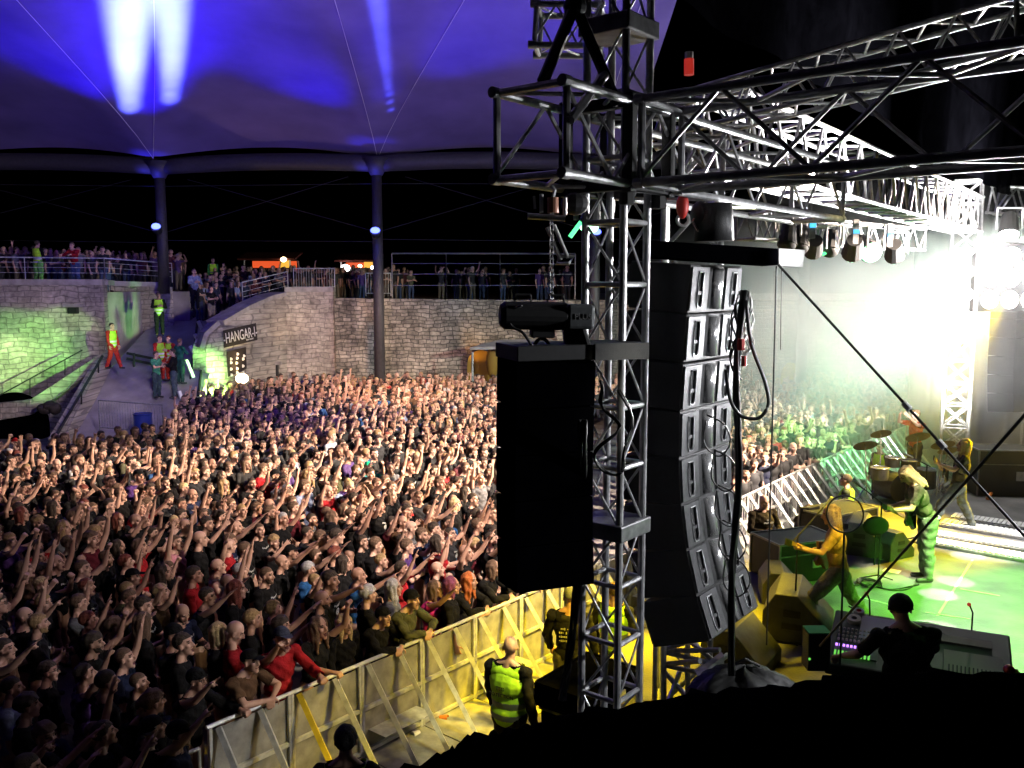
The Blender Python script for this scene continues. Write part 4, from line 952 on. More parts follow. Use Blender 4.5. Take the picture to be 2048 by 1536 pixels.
t = thing('tape_roll', 'small grey roll of tape behind the cream one on the desk', 'tape roll', dpt(-.7, .9)); m = MB(); ring(m, dpt(-.76, .98, .1), .028, .055, .04, qd); m.build('roll', M['tape'], t); m = MB(); ring(m, dpt(-.76, .98, .1), .024, .0278, .042, qd); m.build('core', M['red'], t)
t = thing('paper_sheet', 'white sheet of paper lying on the mixing desk by the engineer', 'paper', dpt(-.5, .4)); MB().box(dpt(-.48, .45, .086), (.36, .42, .004), qd).build('sheet', M['white'], t)
t = thing('paper_sheet', 'crumpled white papers on the stage floor between the bass player feet', 'paper', G(1695, 1262, ST)); m = MB(); g = G(1700, 1262, ST)
m.grid(lambda i, j: g + Vector((-.22 + .5 * i + .05 * math.sin(j * 7), -.2 + .4 * j, .02 + .03 * math.sin(i * 9 + j * 5))), 10, 8); m.build('sheet', M['white'], t, recalc=False)
t = thing('paper_sheet', 'white set list on the floor in front of the bending guitarist', 'paper', G(1780, 1142, ST)); strip_m = MB(); strip(strip_m, G(1768, 1140, ST), G(1800, 1146, ST), .2, .012); strip_m.build('sheet', M['white'], t, recalc=False)
t = thing('monitor_rack', 'dark rack table with green lit gear left of the mixing desk', 'rack', P(1600, 1340, 8)); c = P(1605, 1338, 8.1); c.z = 1.75
MB().box(c - Vector((0, 0, .3)), (1.1, .6, .6)).build('table', M['black_cab'], t); MB().box(c + Vector((-.05, 0, .03)), (.6, .4, .05), Matrix.Rotation(-.2, 3, 'Z')).build('tray', mat('green_tray', (.1, .2, .12), .5), t)
m = MB(); ring(m, c + Vector((-.42, -.15, .05)), .04, .08, .03, Matrix.Identity(3)); m.build('tape_ring', M['tape'], t)
t = thing('small_speaker_box', 'upright black box with a green top on the table left of the tape rolls', 'speaker', P(1632, 1310, 7.7)); c = P(1632, 1298, 7.7)
MB().box(c, (.2, .18, .34)).build('box', M['black'], t, bevel=.008); MB().box(c + Vector((0, 0, .18)), (.2, .18, .012)).build('top', mat('green_felt', (.05, .3, .12), .9), t); MB().ell(P(1619, 1318, 7.59), (.012, .005, .012)).build('indicator', M['green_led'], t)
t = thing('fruit_bowl', 'red and yellow ball shapes at the right end of the mixing desk', 'fruit', P(2022, 1342, 6.9)); MB().ell(P(2018, 1340, 6.9), (.045, .045, .045)).build('red_fruit', M['red'], t, smooth=True); MB().ell(P(2030, 1346, 6.9), (.035, .035, .035)).build('yellow_fruit', M['yellow_steel'], t, smooth=True); MB().box(P(2022, 1356, 6.95), (.2, .15, .05)).build('dish', M['black'], t)
t = thing('equipment_bag', 'shiny black equipment bag slumped beside the cable bundle at the bottom', 'bag', P(1480, 1360, 6)); m = MB()
def bagf(i, j):
    a = i * 2 * math.pi; th = j * math.pi / 2; r = 1 + .07 * math.sin(5 * a + 3 * th) + .04 * math.sin(11 * a + 7 * th)
    return P(1490, 1392, 6.3) + Vector((.42 * r * math.cos(a) * math.cos(th), .25 * r * math.sin(a) * math.cos(th), .27 * r * math.sin(th) - .05))
m.grid(bagf, 40, 12); m.build('bag', mat('shiny_black_vinyl', (.006, .006, .006), .6), t, smooth=True, recalc=False)
m = MB(); m.path([P(1460, 1330, 6.1), P(1490, 1318, 6.1), P(1520, 1332, 6.1)], .01); m.build('strap', M['rubber'], t)
# cables on the deck
random.seed(3)
for (px, py), lab in (((1655, 1298), 'coiled black cables on the floor by the mixing desk'), ((1735, 1170), 'coil of black cable behind the bass player')):
    t = thing('cable_coil', lab, 'cable coil', G(px, py, ST)); m = MB(); g = G(px, py, ST) + Vector((0, 0, .02))
    m.path([g + Vector(((.16 + .05 * math.sin(i * .37)) * math.cos(i * .35), (.16 + .05 * math.cos(i * .31)) * math.sin(i * .35), .006 * (i % 5))) for i in range(110)], .009, 5); m.build('coil', M['rubber'], t)
t = thing('power_hose', 'orange cable end beside the foot of the far tower', 'cable', G(1982, 1000, ST)); m = MB(); m.path([G(1975, 1000, ST) + Vector((0, 0, .03)), G(1988, 985, ST) + Vector((0, 0, .1)), G(1983, 978, ST) + Vector((0, 0, .15))], .04); m.build('cable_strands', M['orange'], t)
for i, (pts_, lab) in enumerate((([(1700, 1215), (1760, 1235), (1790, 1260), (1840, 1240), (1900, 1262), (1980, 1280)], 'black cable snaking over the green stage floor toward the right edge'), ([(1640, 1150), (1690, 1175), (1740, 1168), (1790, 1185), (1830, 1170)], 'black cable curling between the bass player and the bending guitarist'), ([(1600, 1280), (1640, 1262), (1665, 1285), (1720, 1290)], 'short black cable by the bass player feet'), ([(1850, 1090), (1800, 1080), (1760, 1100), (1700, 1092)], 'black cable under the drum stands'))):
    g_ = [G(*q_, ST) + Vector((0, 0, .012)) for q_ in pts_]; loom(lab, g_, .011, k=2, wob=.05)
for i, (px, py, cc, lab) in enumerate(((905, 1385, 'white', 'crushed white cup on the pit floor near the barrier struts'), (1062, 1405, 'red', 'red cup lying on the yellow pit floor behind the bald guard'), (838, 1470, 'white', 'white cup near the black cloth edge'), (880, 1440, 'orange', 'orange cup beside the barrier floor plate'), (1085, 1330, 'white', 'white cup in the yellow pit ahead of the guard'))):
    t = thing('plastic_cup', lab, 'cup', G(px, py, 0), 'cups dropped in the pit'); g_ = G(px, py, 0) + Vector((0, 0, .035)); d_ = Vector((math.cos(i * 2), math.sin(i * 2), .1))
    MB().tube(g_, g_ + d_ * .11, .03, .04, n=12, caps=False).build('cup_wall', M[cc], t, recalc=False); MB().tube(g_ - d_ * .002, g_, .03, n=12).build('cup_base', M[cc], t)
# far line array on the other stage side
array('distant grey speaker array half hidden behind the far white tower', P(2052, 600, 22.5), (.95, .3, 0), 1.4, .8, .47, 6, [0, 0, 0, 2, 4, 6], 0)
# ================================================================= CROWD BARRIER
def bar_pt(s): return SV(s, -4.63, 0)
SPAN = 1.0
nb = 0
barrier_pos = []
for k in range(-3, 27):
    s = -.35 + k * SPAN
    a, b = bar_pt(s), bar_pt(s + SPAN)
    a = a + V * (.12 * math.sin(s * .25)); b = b + V * (.12 * math.sin((s + SPAN) * .25))
    pa = proj(a + Vector((0, 0, 1.2)))
    if pa is None: continue
    barrier_pos.append((k, a, b))
H = 1.18
names = ['first', 'second', 'third', 'fourth', 'fifth', 'sixth', 'seventh', 'eighth', 'ninth', 'tenth', 'eleventh', 'twelfth', 'thirteenth', 'fourteenth', 'fifteenth', 'sixteenth', 'seventeenth', 'eighteenth', 'nineteenth', 'twentieth', 'twenty first', 'twenty second', 'twenty third', 'twenty fourth', 'twenty fifth', 'twenty sixth', 'twenty seventh', 'twenty eighth', 'twenty ninth', 'thirtieth']
vis = 0
for k, a, b in barrier_pos:
    c = proj((a + b) / 2 + Vector((0, 0, .6)))
    if c is None or c[0] < 400 or c[1] > 1750 or c[0] > 1800: continue
    x = (b - a).normalized(); yy = V.copy(); up = Vector((0, 0, 1))
    t = thing('crowd_barrier', 'steel sheet crowd barrier section, %s along the fence from the bottom left' % names[vis], 'crowd barrier', a, 'crowd barrier sections'); vis += 1
    far = c[0] > 1450
    if not far:
        MB().box((a + b) / 2 + up * .6, (SPAN - .02, .012, H - .12), rotm(x)).build('sheet_panel', M['plywood'], t)
    else:
        bb = MB()
        for i in range(9): bb.tube(a.lerp(b, (i + .5) / 9) + up * .08, a.lerp(b, (i + .5) / 9) + up * H, .011, n=5)
        bb.build('bars', M['steel'], t)
    f = MB(); off = yy * .03
    f.tube(a + up * H, b + up * H, .024, n=8)
    for z in (.08, .62): f.box((a + b) / 2 + up * z + off, (SPAN - .02, .04, .045), rotm(x))
    for q_ in (a, b): f.box(q_ + x * (.02 if q_ is a else -.02) + up * H / 2 + off, (.035, .04, H), rotm(x))
    f.build('frame', M['steel'], t)
    st = MB(); p0 = a + x * .12 + up * (H - .03) + off; p1 = a + x * .12 + yy * .92 + up * .05
    st.tube(p0, p1, .04, n=4); MB().tube(p0 + x * .5, p1 + x * .5, .04, n=4).build('strut', M['steel'], t); st.build('strut', M['yellow_steel'] if k in (1,) else M['steel'], t)
    fl = MB(); fl.box((a + b) / 2 + yy * .5 + up * .03, (SPAN - .02, .95, .012), rotm(x)); fl.build('floor_plate', M['plywood'], t)
    sp = MB(); sp.add([a + x * .1 + up * .34 + off, b - x * .1 + up * .34 + off, b - x * .1 + up * .34 + yy * .34, a + x * .1 + up * .34 + yy * .34], [(0, 1, 2, 3)]); sp.build('step', M['steel'], t, recalc=False) if k % 2 == 0 else None
random.seed(11)
# ================================================================= NEAR BLACK DRAPE
t = thing('black_tarpaulin', 'rumpled black cloth over the near railing along the bottom edge', 'tarpaulin', P(1300, 1500, 2.2))
edge = [(700, 1560), (830, 1536), (880, 1506), (905, 1500), (940, 1466), (975, 1468), (1000, 1466), (1040, 1456), (1095, 1441), (1180, 1422), (1300, 1404), (1400, 1388), (1480, 1378), (1560, 1376), (1640, 1362), (1720, 1352), (1850, 1346), (1960, 1346), (2048, 1345), (2300, 1340)]
pts = [P(px, py, 2.3) for px, py in edge]
m = MB(); prof = [(0, .9, -3), (.0, .5, -.5), (0, .2, -.06), (0, 0, 0), (0, -.3, -.02), (0, -.9, -.12), (0, -1.5, -1.2), (0, -1.55, -4)]
vs = []; nrow = len(pts) * 4 - 3; rowp = []
for i in range(len(pts) - 1):
    for j in range(4): rowp.append(pts[i].lerp(pts[i + 1], j / 4))
rowp.append(pts[-1])
for i, p in enumerate(rowp):
    for j, (ox, oy, oz) in enumerate(prof):
        jz = .012 * math.sin(i * 1.7 + j) + .01 * math.sin(i * 3.1 + j * 2)
        if j == 3: jz *= .4
        vs.append(p + Vector((ox, oy * .55 + (.02 * math.sin(i * 2.3) if j != 3 else 0), oz + (jz if j != 3 else jz))))
fs = []
nn = len(prof)
for i in range(len(rowp) - 1):
    for j in range(nn - 1): fs.append((i * nn + j, (i + 1) * nn + j, (i + 1) * nn + j + 1, i * nn + j + 1))
m.add(vs, fs); m.build('cloth', M['black_cloth'], t, smooth=True, recalc=False)
# ================================================================= PEOPLE
SKIN = bpy.data.materials.new('skin'); SKIN.use_nodes = True
def _skin():
    n = SKIN.node_tree; b = n.nodes['Principled BSDF']; oi = n.nodes.new('ShaderNodeObjectInfo'); cr = n.nodes.new('ShaderNodeValToRGB')
    cr.color_ramp.elements[0].color = (.42, .225, .155, 1); cr.color_ramp.elements[1].color = (.64, .385, .285, 1)
    n.links.new(oi.outputs['Random'], cr.inputs[0]); n.links.new(cr.outputs[0], b.inputs['Base Color'])
    b.inputs['Roughness'].default_value = .5
_skin()
M['mouth'] = mat('open_mouth', (.10, .015, .015), .6); M['eye'] = mat('dark_eye', (.02, .015, .012), .3); M['brow'] = mat('eyebrow_hair', (.07, .04, .025), .8); M['shoe'] = mat('dark_shoe', (.03, .03, .03), .6)
M['hairm'] = mat('head_hair', (.1, .1, .1), .8, noise=.3, nscale=40, bump=.6, bscale=110, obj_color=True)
M['fabric'] = mat('shirt_fabric', (.1, .1, .1), .95, noise=.35, nscale=9, bump=.5, bscale=28, obj_color=True, spec=.15)
M['denim'] = mat('trouser_fabric', (.1, .1, .1), .9, noise=.3, nscale=14, bump=.5, bscale=40, obj_color=True, spec=.2)
M['hivis'] = mat('high_visibility_fabric', (.42, .80, .03), .7, noise=.12, nscale=10, bump=.3, bscale=20, emit=(.4, .8, .02), es=.0)
M['hivis_far'] = M['hivis']
M['reflect'] = mat('grey_reflective_band', (.16, .2, .17), .4)
M['reflect_white'] = mat('white_reflective_band', (.75, .75, .7), .4)
M['print'] = mat('shirt_print', (.5, .5, .48), .8)
def nrm(v): return Vector(v).normalized()
class Body:
    pass
def capsule(bm_v, bm_f, p0, p1, r0, r1, n=12):
    p0 = Vector(p0); p1 = Vector(p1); d = p1 - p0; L = max(d.length, 1e-5); q = d.to_track_quat('Z', 'Y').to_matrix(); b = len(bm_v); rings = []
    for a in (0.35, .75, 1.15): rings.append((-r0 * math.cos(a), r0 * math.sin(a)))
    rings += [(0, r0), (L * .5, (r0 + r1) / 2), (L, r1)]
    for a in (1.15, .75, .35): rings.append((L + r1 * math.cos(a), r1 * math.sin(a)))
    for z, r in rings:
        for i in range(n):
            t = 2 * math.pi * i / n; bm_v.append(p0 + q @ Vector((r * math.cos(t), r * math.sin(t), z)))
    m = len(rings)
    for k in range(m - 1):
        for i in range(n): bm_f.append((b + k * n + i, b + k * n + (i + 1) % n, b + (k + 1) * n + (i + 1) % n, b + (k + 1) * n + i))
    bm_f.append(tuple(b + i for i in range(n - 1, -1, -1))); bm_f.append(tuple(b + (m - 1) * n + i for i in range(n)))
def hand_prims(w, x, pn, left, kind, s=1.0):
    x = x.normalized(); pn = (pn - x * pn.dot(x)).normalized(); t = pn.cross(x) * (1 if left else -1); out = []
    for o in (-.024, 0, .024): out.append(('cap', w + x * .01 * s + t * o * .6 * s, w + x * .088 * s + t * o * s, .017 * s, .0155 * s, 'hand'))
    curls = {'open': [6, 6, 6, 6], 'relax': [28, 32, 36, 40], 'fist': [88, 92, 92, 92], 'horns': [4, 92, 92, 6], 'point': [3, 90, 92, 92], 'grip': [62, 66, 68, 70], 'two': [4, 6, 92, 92]}[kind]
    spr = {'open': .16, 'horns': .16}.get(kind, .04)
    for i, (o, L) in enumerate(((.033, .075), (.011, .084), (-.011, .078), (-.032, .062))):
        b = w + x * .092 * s + t * o * s; d = (x + t * spr * (1.2 - i * .8)).normalized(); a = 0; p = b; r = .0092 * s
        for j, fr in enumerate((.46, .30, .24)):
            a += R(curls[i] * (1 if j < 2 else .6)); dd = d * math.cos(a) + pn * math.sin(a); q = p + dd * L * fr * s
            out.append(('cap', p, q, r, r * .93, 'hand')); p = q; r *= .93
    if kind == 'fist' or kind == 'grip' or kind == 'point': td = [(x * .55 + t * .5 + pn * .6), (x * .6 - t * .55 + pn * .35)]
    elif kind == 'horns': td = [(x * .5 + t * .6 + pn * .5), (x * .7 - t * .4 + pn * .5)]
    else: td = [(x * .55 + t * .8 + pn * .2), (x * .8 + t * .5)]
    p = w + x * .025 * s + t * .026 * s
    for dd, L, r in zip(td, (.045, .036), (.0125, .0105)):
        q = p + dd.normalized() * L * s; out.append(('cap', p, q, r * s, r * .9 * s, 'hand')); p = q
    return out
def head_prims(Mh, mouth, fem):
    T = lambda x, y, z: Mh @ Vector((x, y, z)); R3 = Mh.to_3x3(); k = .94 if fem else 1.0
    o = [('ell', T(-.014, 0, .036), (.098 * k, .077 * k, .088), R3, 'head'), ('ell', T(.026, 0, -.035), (.062, .06 * k, .075), R3, 'head'),
         ('ell', T(.026, 0, -.082 if not mouth else -.09), (.056, .047 * k, .036), R3, 'head'), ('cap', T(.066, .008, -.108 - mouth * .012), T(.066, -.008, -.108 - mouth * .012), .02 * k, .02 * k, 'head'),
         ('cap', T(.088, 0, .014), T(.112, 0, -.028), .009, .0135, 'head'), ('cap', T(.098, .012, -.034), T(.098, -.012, -.034), .009, .009, 'head'),
         ('cap', T(.076, -.038, .03), T(.076, .038, .03), .0135, .0135, 'head'), ('ell', T(.058, .04 * k, -.022), (.024, .024, .022), R3, 'head'), ('ell', T(.058, -.04 * k, -.022), (.024, .024, .022), R3, 'head'),
         ('cap', T(.084, -.015, -.058), T(.084, .015, -.058), .0085, .0085, 'head'), ('cap', T(.083, -.014, -.074 - .02 * mouth), T(.083, .014, -.074 - .02 * mouth), .009, .009, 'head'),
         ('ell', T(-.002, .079 * k, -.012), (.02, .011, .033), R3, 'head'), ('ell', T(-.002, -.079 * k, -.012), (.02, .011, .033), R3, 'head')]
    sc = Mh.to_scale()[0]; R3 = Mh.to_3x3().normalized()
    return [('ell', p[1], tuple(r * sc for r in p[2]), R3, p[4]) if p[0] == 'ell' else ('cap', p[1], p[2], p[3] * sc, p[4] * sc, p[5]) for p in o]
def _hs(o): return o
def sdf(pts, pr):
    if pr[0] == 'cap':
        a = np.array(pr[1]); b = np.array(pr[2]); ab = b - a; t = np.clip(((pts - a) @ ab) / max(ab @ ab, 1e-9), 0, 1)
        return np.linalg.norm(pts - a - t[:, None] * ab, axis=1) - (pr[3] + (pr[4] - pr[3]) * t), t
    c = np.array(pr[1]); rad = np.array(pr[2]); q = (pts - c) @ np.array(pr[3]); k = np.linalg.norm(q / rad, axis=1)
    return (k - 1) * rad.min(), np.zeros(len(pts))
def to_arrays(me):
    nv = len(me.vertices); v = np.empty(nv * 3); me.vertices.foreach_get('co', v); v = v.reshape(-1, 3)
    nf = len(me.polygons); ls = np.empty(nf, int); lt = np.empty(nf, int); me.polygons.foreach_get('loop_start', ls); me.polygons.foreach_get('loop_total', lt)
    li = np.empty(len(me.loops), int); me.loops.foreach_get('vertex_index', li)
    return v, [tuple(li[a:a + b]) for a, b in zip(ls, lt)]
def remesh(prims, voxel, smooth=2, decimate=None):
    vs, fs = [], []
    for p in prims:
        if p[0] == 'cap': capsule(vs, fs, p[1], p[2], p[3], p[4])
        else:
            mb = MB().ell(p[1], p[2], p[3], 14, 10); b = len(vs); vs += [Vector(x) for x in mb.v]; fs += [tuple(i + b for i in f) for f in mb.f]
    me = bpy.data.meshes.new('tmp'); me.from_pydata([tuple(v) for v in vs], [], fs); me.validate()
    ob = bpy.data.objects.new('tmp', me); COL.objects.link(ob)
    r = ob.modifiers.new('r', 'REMESH'); r.mode = 'VOXEL'; r.voxel_size = voxel
    if smooth: s = ob.modifiers.new('s', 'SMOOTH'); s.factor = .5; s.iterations = smooth
    if decimate: d = ob.modifiers.new('d', 'DECIMATE'); d.ratio = decimate
    dg = bpy.context.evaluated_depsgraph_get(); out = bpy.data.meshes.new_from_object(ob.evaluated_get(dg))
    bpy.data.objects.remove(ob); bpy.data.meshes.remove(me)
    return out
def make_mesh(name, v, f, mats, mi=None, smooth=True):
    me = bpy.data.meshes.new(name); me.from_pydata([tuple(x) for x in v], [], f)
    for m in mats: me.materials.append(m)
    if mi is not None: me.polygons.foreach_set('material_index', list(map(int, mi)))
    if smooth: me.polygons.foreach_set('use_smooth', [True] * len(me.polygons))
    me.update(); return me
def submesh(v, f, keep):
    idx = {}; nf = []
    for face, k in zip(f, keep):
        if not k: continue
        nf.append(tuple(idx.setdefault(int(i), len(idx)) for i in face))
    order = sorted(idx, key=idx.get); return np.array(order, int), nf
def vnormals(v, f):
    n = np.zeros_like(v)
    for face in f:
        a, b, c = v[face[0]], v[face[1]], v[face[2]]; k = np.cross(b - a, c - a)
        for i in face: n[i] += k
    return n / np.maximum(np.linalg.norm(n, axis=1)[:, None], 1e-9)
def skeleton(pose):
    g = pose.get; fem = g('fem', 0); lean = R(g('lean', 0)); broad = g('broad', 1.0) * (.9 if fem else 1)
    hz = .93 + g('hip_dz', 0); piv = Vector((g('hip_dx', 0), 0, hz)); Rl = Matrix.Rotation(lean, 3, 'Y') @ Matrix.Rotation(R(g('side', 0)), 3, 'X') @ Matrix.Rotation(R(g('twist', 0)), 3, 'Z')
    def Up(x, y, z): return piv + Rl @ Vector((x, y, z - .93))
    P_ = []
    I3 = Matrix.Identity(3); fat = g('fat', 1.0)
    P_.append(('ell', piv, (.11 * fat, .158 * broad, .12), I3, 'hip'))
    P_.append(('ell', Up(.01 * fat, 0, 1.08), (.102 * fat, .142 * broad * (.5 + .5 * fat), .16), Rl, 'torso'))
    P_.append(('ell', Up(0, 0, 1.27), (.118 * fat, .165 * broad, .17), Rl, 'torso'))
    P_.append(('ell', Up(-.012, 0, 1.385), (.085, .168 * broad, .07), Rl, 'torso'))
    if fem:
        for s in (-1, 1): P_.append(('ell', Up(.085, s * .068, 1.265), (.055, .06, .06), Rl, 'torso'))
    for s in (-1, 1): P_.append(('cap', Up(-.012, s * .13 * broad, 1.42), Up(-.008, s * .04, 1.49), .042, .046, 'torso'))
    hm = Matrix.Translation(Up(.03, 0, 1.635)) @ (Matrix.Rotation(lean * .4, 4, 'Y') @ Matrix.Rotation(R(g('hyaw', 0)), 4, 'Z') @ Matrix.Rotation(R(-g('hpitch', 0)), 4, 'Y') @ Matrix.Rotation(R(g('hroll', 0)), 4, 'X')) @ Matrix.Scale(1.0, 4)
    P_.append(('cap', Up(-.012, 0, 1.44), hm @ Vector((-.02, 0, -.07)), .056 * (1 - .1 * fem), .052 * (1 - .1 * fem), 'neck'))
    P_ += head_prims(hm, g('mouth', 0), fem)
    arms = {}
    for s, key in ((-1, 'R'), (1, 'L')):
        u, fo, hk, pn = pose[key]
        sh = Up(-.012, s * .185 * broad, 1.405); u = nrm((u[0], s * u[1], u[2])); fo = nrm((fo[0], s * fo[1], fo[2])); pn = Vector((pn[0], s * pn[1], pn[2]))
        if g('local', 0): u = Rl @ u; fo = Rl @ fo
        el = sh + u * .285; wr = el + fo * .25
        P_.append(('ell', sh, (.06, .06, .062), I3, 'uarm0')); P_.append(('cap', sh, el, .05, .041, 'uarm')); P_.append(('cap', el, el.lerp(wr, .45), .041, .038, 'farm')); P_.append(('cap', el.lerp(wr, .4), wr, .038, .026, 'farm2'))
        P_ += hand_prims(wr - fo * .005, fo, pn, s > 0, hk, 1.06)
        arms[key] = (sh, el, wr, fo)
    legs = pose.get('legs') or [((.015, .1, .5), (-.01, .115, .09)), ((.015, -.1, .5), (-.01, -.115, .09))]
    for (k, a), s in zip(legs, (1, -1)):
        k = Vector(k); a = Vector(a); h = piv + Vector((0, s * .088, -.03))
        P_.append(('cap', h, k, .098, .064, 'thigh')); P_.append(('cap', k, k.lerp(a, .35) + Vector((-.012, 0, 0)), .062, .062, 'calf')); P_.append(('cap', k.lerp(a, .35) + Vector((-.012, 0, 0)), a, .056, .042, 'calf'))
        P_.append(('cap', a + Vector((-.03, 0, -.045)), a + Vector((.15, s * .02, -.055)), .04, .034, 'shoe'))
    return P_, hm, Rl, piv, arms, Up
REG = {'hip': 0, 'torso': 1, 'neck': 2, 'head': 3, 'uarm0': 4, 'uarm': 5, 'farm': 6, 'farm2': 7, 'hand': 8, 'thigh': 9, 'calf': 10, 'shoe': 11}
def classify(pts, prims):
    best = np.full(len(pts), 9.); reg = np.zeros(len(pts), int); tt = np.zeros(len(pts))
    for p in prims:
        d, t = sdf(pts, p); k = d < best; best[k] = d[k]; reg[k] = REG[p[-1]]; tt[k] = t[k]
    return reg, tt
def face_mats(cen, reg, hm, mouth, eyes=True):
    q = (np.c_[cen, np.ones(len(cen))] @ np.array(hm.inverted()).T)[:, :3]; mi = np.zeros(len(cen), int); H = reg == 3
    mz = -.066 - .012 * mouth
    rz = .006 + .016 * mouth
    mi[H & (q[:, 0] > .07) & ((q[:, 1] / .024) ** 2 + ((q[:, 2] - mz) / rz) ** 2 < 1)] = 1
    for s in (-1, 1):
        mi[H & (q[:, 0] > .05) & (((q[:, 1] - s * .031) / .014) ** 2 + ((q[:, 2] - .008) / .0075) ** 2 < 1)] = 2
        mi[H & (q[:, 0] > .06) & (((q[:, 1] - s * .034) / .021) ** 2 + ((q[:, 2] - .033) / .0065) ** 2 < 1)] = 3
    mi[reg == 11] = 4
    return mi, q
def shirt_mask(reg, t, cen, sleeve, Up, Rl, piv):
    loc = (cen - np.array(piv)) @ np.array(Rl) ; z = loc[:, 2] + .93
    m = (reg == 1) | ((reg == 0) & (z > .86)) | (reg == 4)
    if sleeve >= 1: m |= (reg == 5) & (t < (.74 if sleeve == 1 else 2))
    if sleeve == 2: m |= (reg == 6) | (reg == 7) & (t < .93)
    if sleeve == 0: m &= ~((reg == 4) & (z < 9))
    m &= ~((reg == 2)); m &= z < 1.475
    return m, z, loc
BODY = {}
def body(key, pose, sleeve=1, voxel=.0095):
    ck = (key, sleeve)
    if ck in BODY: return BODY[ck]
    prims, hm, Rl, piv, arms, Up = skeleton(pose)
    me = remesh(prims, voxel, 2); v, f = to_arrays(me); bpy.data.meshes.remove(me)
    cen = np.array([v[list(x)].mean(0) for x in f]); reg, t = classify(cen, prims)
    mi, q = face_mats(cen, reg, hm, pose.get('mouth', 0))
    B = Body(); B.hm = hm; B.arms = arms; B.Up = Up; B.prims = prims; B.pose = pose; B.Rl = Rl; B.piv = piv
    B.body = make_mesh('person', v, f, [SKIN, M['mouth'], M['eye'], M['brow'], M['shoe']], mi)
    N = vnormals(v, f)
    sm, z, loc = shirt_mask(reg, t, cen, sleeve, Up, Rl, piv)
    def shell(mask, off, amp, fr, name, mats, mif=None, seed=0):
        order, nf = submesh(v, f, mask); vv = v[order] + N[order] * off
        w = np.sin(vv @ np.array([fr, fr * .7, fr * 1.3]) + seed) * np.sin(vv @ np.array([-fr * .8, fr * 1.1, fr * .6]) + 1 + seed)
        vv = vv + N[order] * (w * amp)[:, None]
        return make_mesh(name, vv, nf, mats, None if mif is None else mif[mask])
    B.shirt = shell(sm, .017, .009, 26, 'shirt', [M['fabric']])
    tm = (reg == 9) | (reg == 10) | ((reg == 0) & (z < .90))
    B.trousers = shell(tm, .02, .010, 24, 'trousers', [M['denim']])
    vm = ((reg == 1) | ((reg == 0) & (z > .82))) & (z < 1.46) & ~((np.abs(loc[:, 1]) > .145 * 1.0) & (z > 1.32))
    vi = np.zeros(len(cen), int); vi[(np.abs(z - 1.06) < .026) | (np.abs(z - .93) < .026)] = 1
    B.vest_mask = (vm, vi)
    B.shell = shell
    # low poly arrays for the far crowd
    B.low = None
    B.v, B.f, B.reg, B.t, B.cen, B.mi, B.q = v, f, reg, t, cen, mi, q
    BODY[ck] = B
    return B
def vest_mesh(B, white=False):
    vm, vi = B.vest_mask
    return B.shell(vm, .037, .004, 16, 'vest', [M['hivis'], M['reflect_white'] if white else M['reflect']], vi)
# ---- hair and hats, built once around an unturned head
HP = head_prims(Matrix.Identity(4), 0, 0)
_hme = remesh(HP, .0075, 2); HV, HF = to_arrays(_hme); HN = vnormals(HV, HF); HC = np.array([HV[list(x)].mean(0) for x in HF])
HAIR = {}
def hairshell(mask, off, amp, fr, name, m, seed=0):
    order, nf = submesh(HV, HF, mask); vv = HV[order]; nn = HN[order]
    w = np.sin(vv @ np.array([fr, fr * .6, fr * .4]) + seed) * np.cos(vv @ np.array([-fr * .5, fr * .9, fr * .7]) + seed)
    z = vv[:, 2]; o = off * np.clip((z + .09) / .12, .25, 1.0) + w * amp
    return make_mesh(name, vv + nn * o[:, None], nf, [m])
x_, y_, z_ = HC[:, 0], HC[:, 1], HC[:, 2]
line = np.where(x_ > .03, .062, np.where(x_ > -.0, .02 + x_ * 1.0, np.where(x_ > -.035, .018, -.075)))
cap = (z_ > line) & ~((np.abs(y_) > .078) & (z_ < .02) & (x_ > -.03))
HAIR['short'] = hairshell(cap, .013, .0025, 90, 'hair', M['hairm'])
HAIR['tousled'] = hairshell(cap | ((z_ > .05)), .022, .006, 60, 'hair', M['hairm'], 2)
HAIR['buzz'] = hairshell(cap, .004, .0006, 60, 'hair', M['hairm'])
HAIR['beanie'] = hairshell((z_ > .035) | ((x_ < 0) & (z_ > -.01)), .017, .002, 60, 'beanie', M['fabric'])
_c = hairshell(z_ > np.where(x_ > 0, .05, .02), .012, .001, 30, 'cap', M['fabric'])
def blob(prims, vox, name, m, amp=.008, fr=70, sm=1):
    me = remesh(prims, vox, sm); v, f = to_arrays(me); n = vnormals(v, f)
    w = np.sin(v[:, 1] * fr + np.sin(v[:, 2] * 25) * 1.5) * np.sin(v[:, 0] * fr * .8 + 1 + v[:, 2] * 14); v = v + n * (w * amp)[:, None]
    return make_mesh(name, v, f, [m])
I3 = Matrix.Identity(3)
def longprims(L, wv=1.0):
    o = [('ell', Vector((-.026, 0, .04)), (.1, .09, .094), I3, 'head')]
    for i in range(9):
        a = R(-118 + 236 * i / 8) + math.pi; c = Vector((math.cos(a) * .082 - .022, math.sin(a) * .084, 0)); w = .031 * wv
        if c.x > .05: continue
        o.append(('cap', c + Vector((0, 0, .05)), c + Vector((0, 0, -.06)), w, w, 'head')); o.append(('cap', c + Vector((0, 0, -.06)), Vector((c.x * 1.02 - .01, c.y * 1.12, -L + .02 * math.sin(i * 2.1))), w, w * .55, 'head'))
    return o
HAIR['long'] = blob(longprims(.26), .011, 'hair', M['hairm'])
HAIR['bob'] = blob(longprims(.13), .010, 'hair', M['hairm'], .006)
HAIR['curly'] = blob(longprims(.28, 1.15), .011, 'hair', M['hairm'], .011, 60)
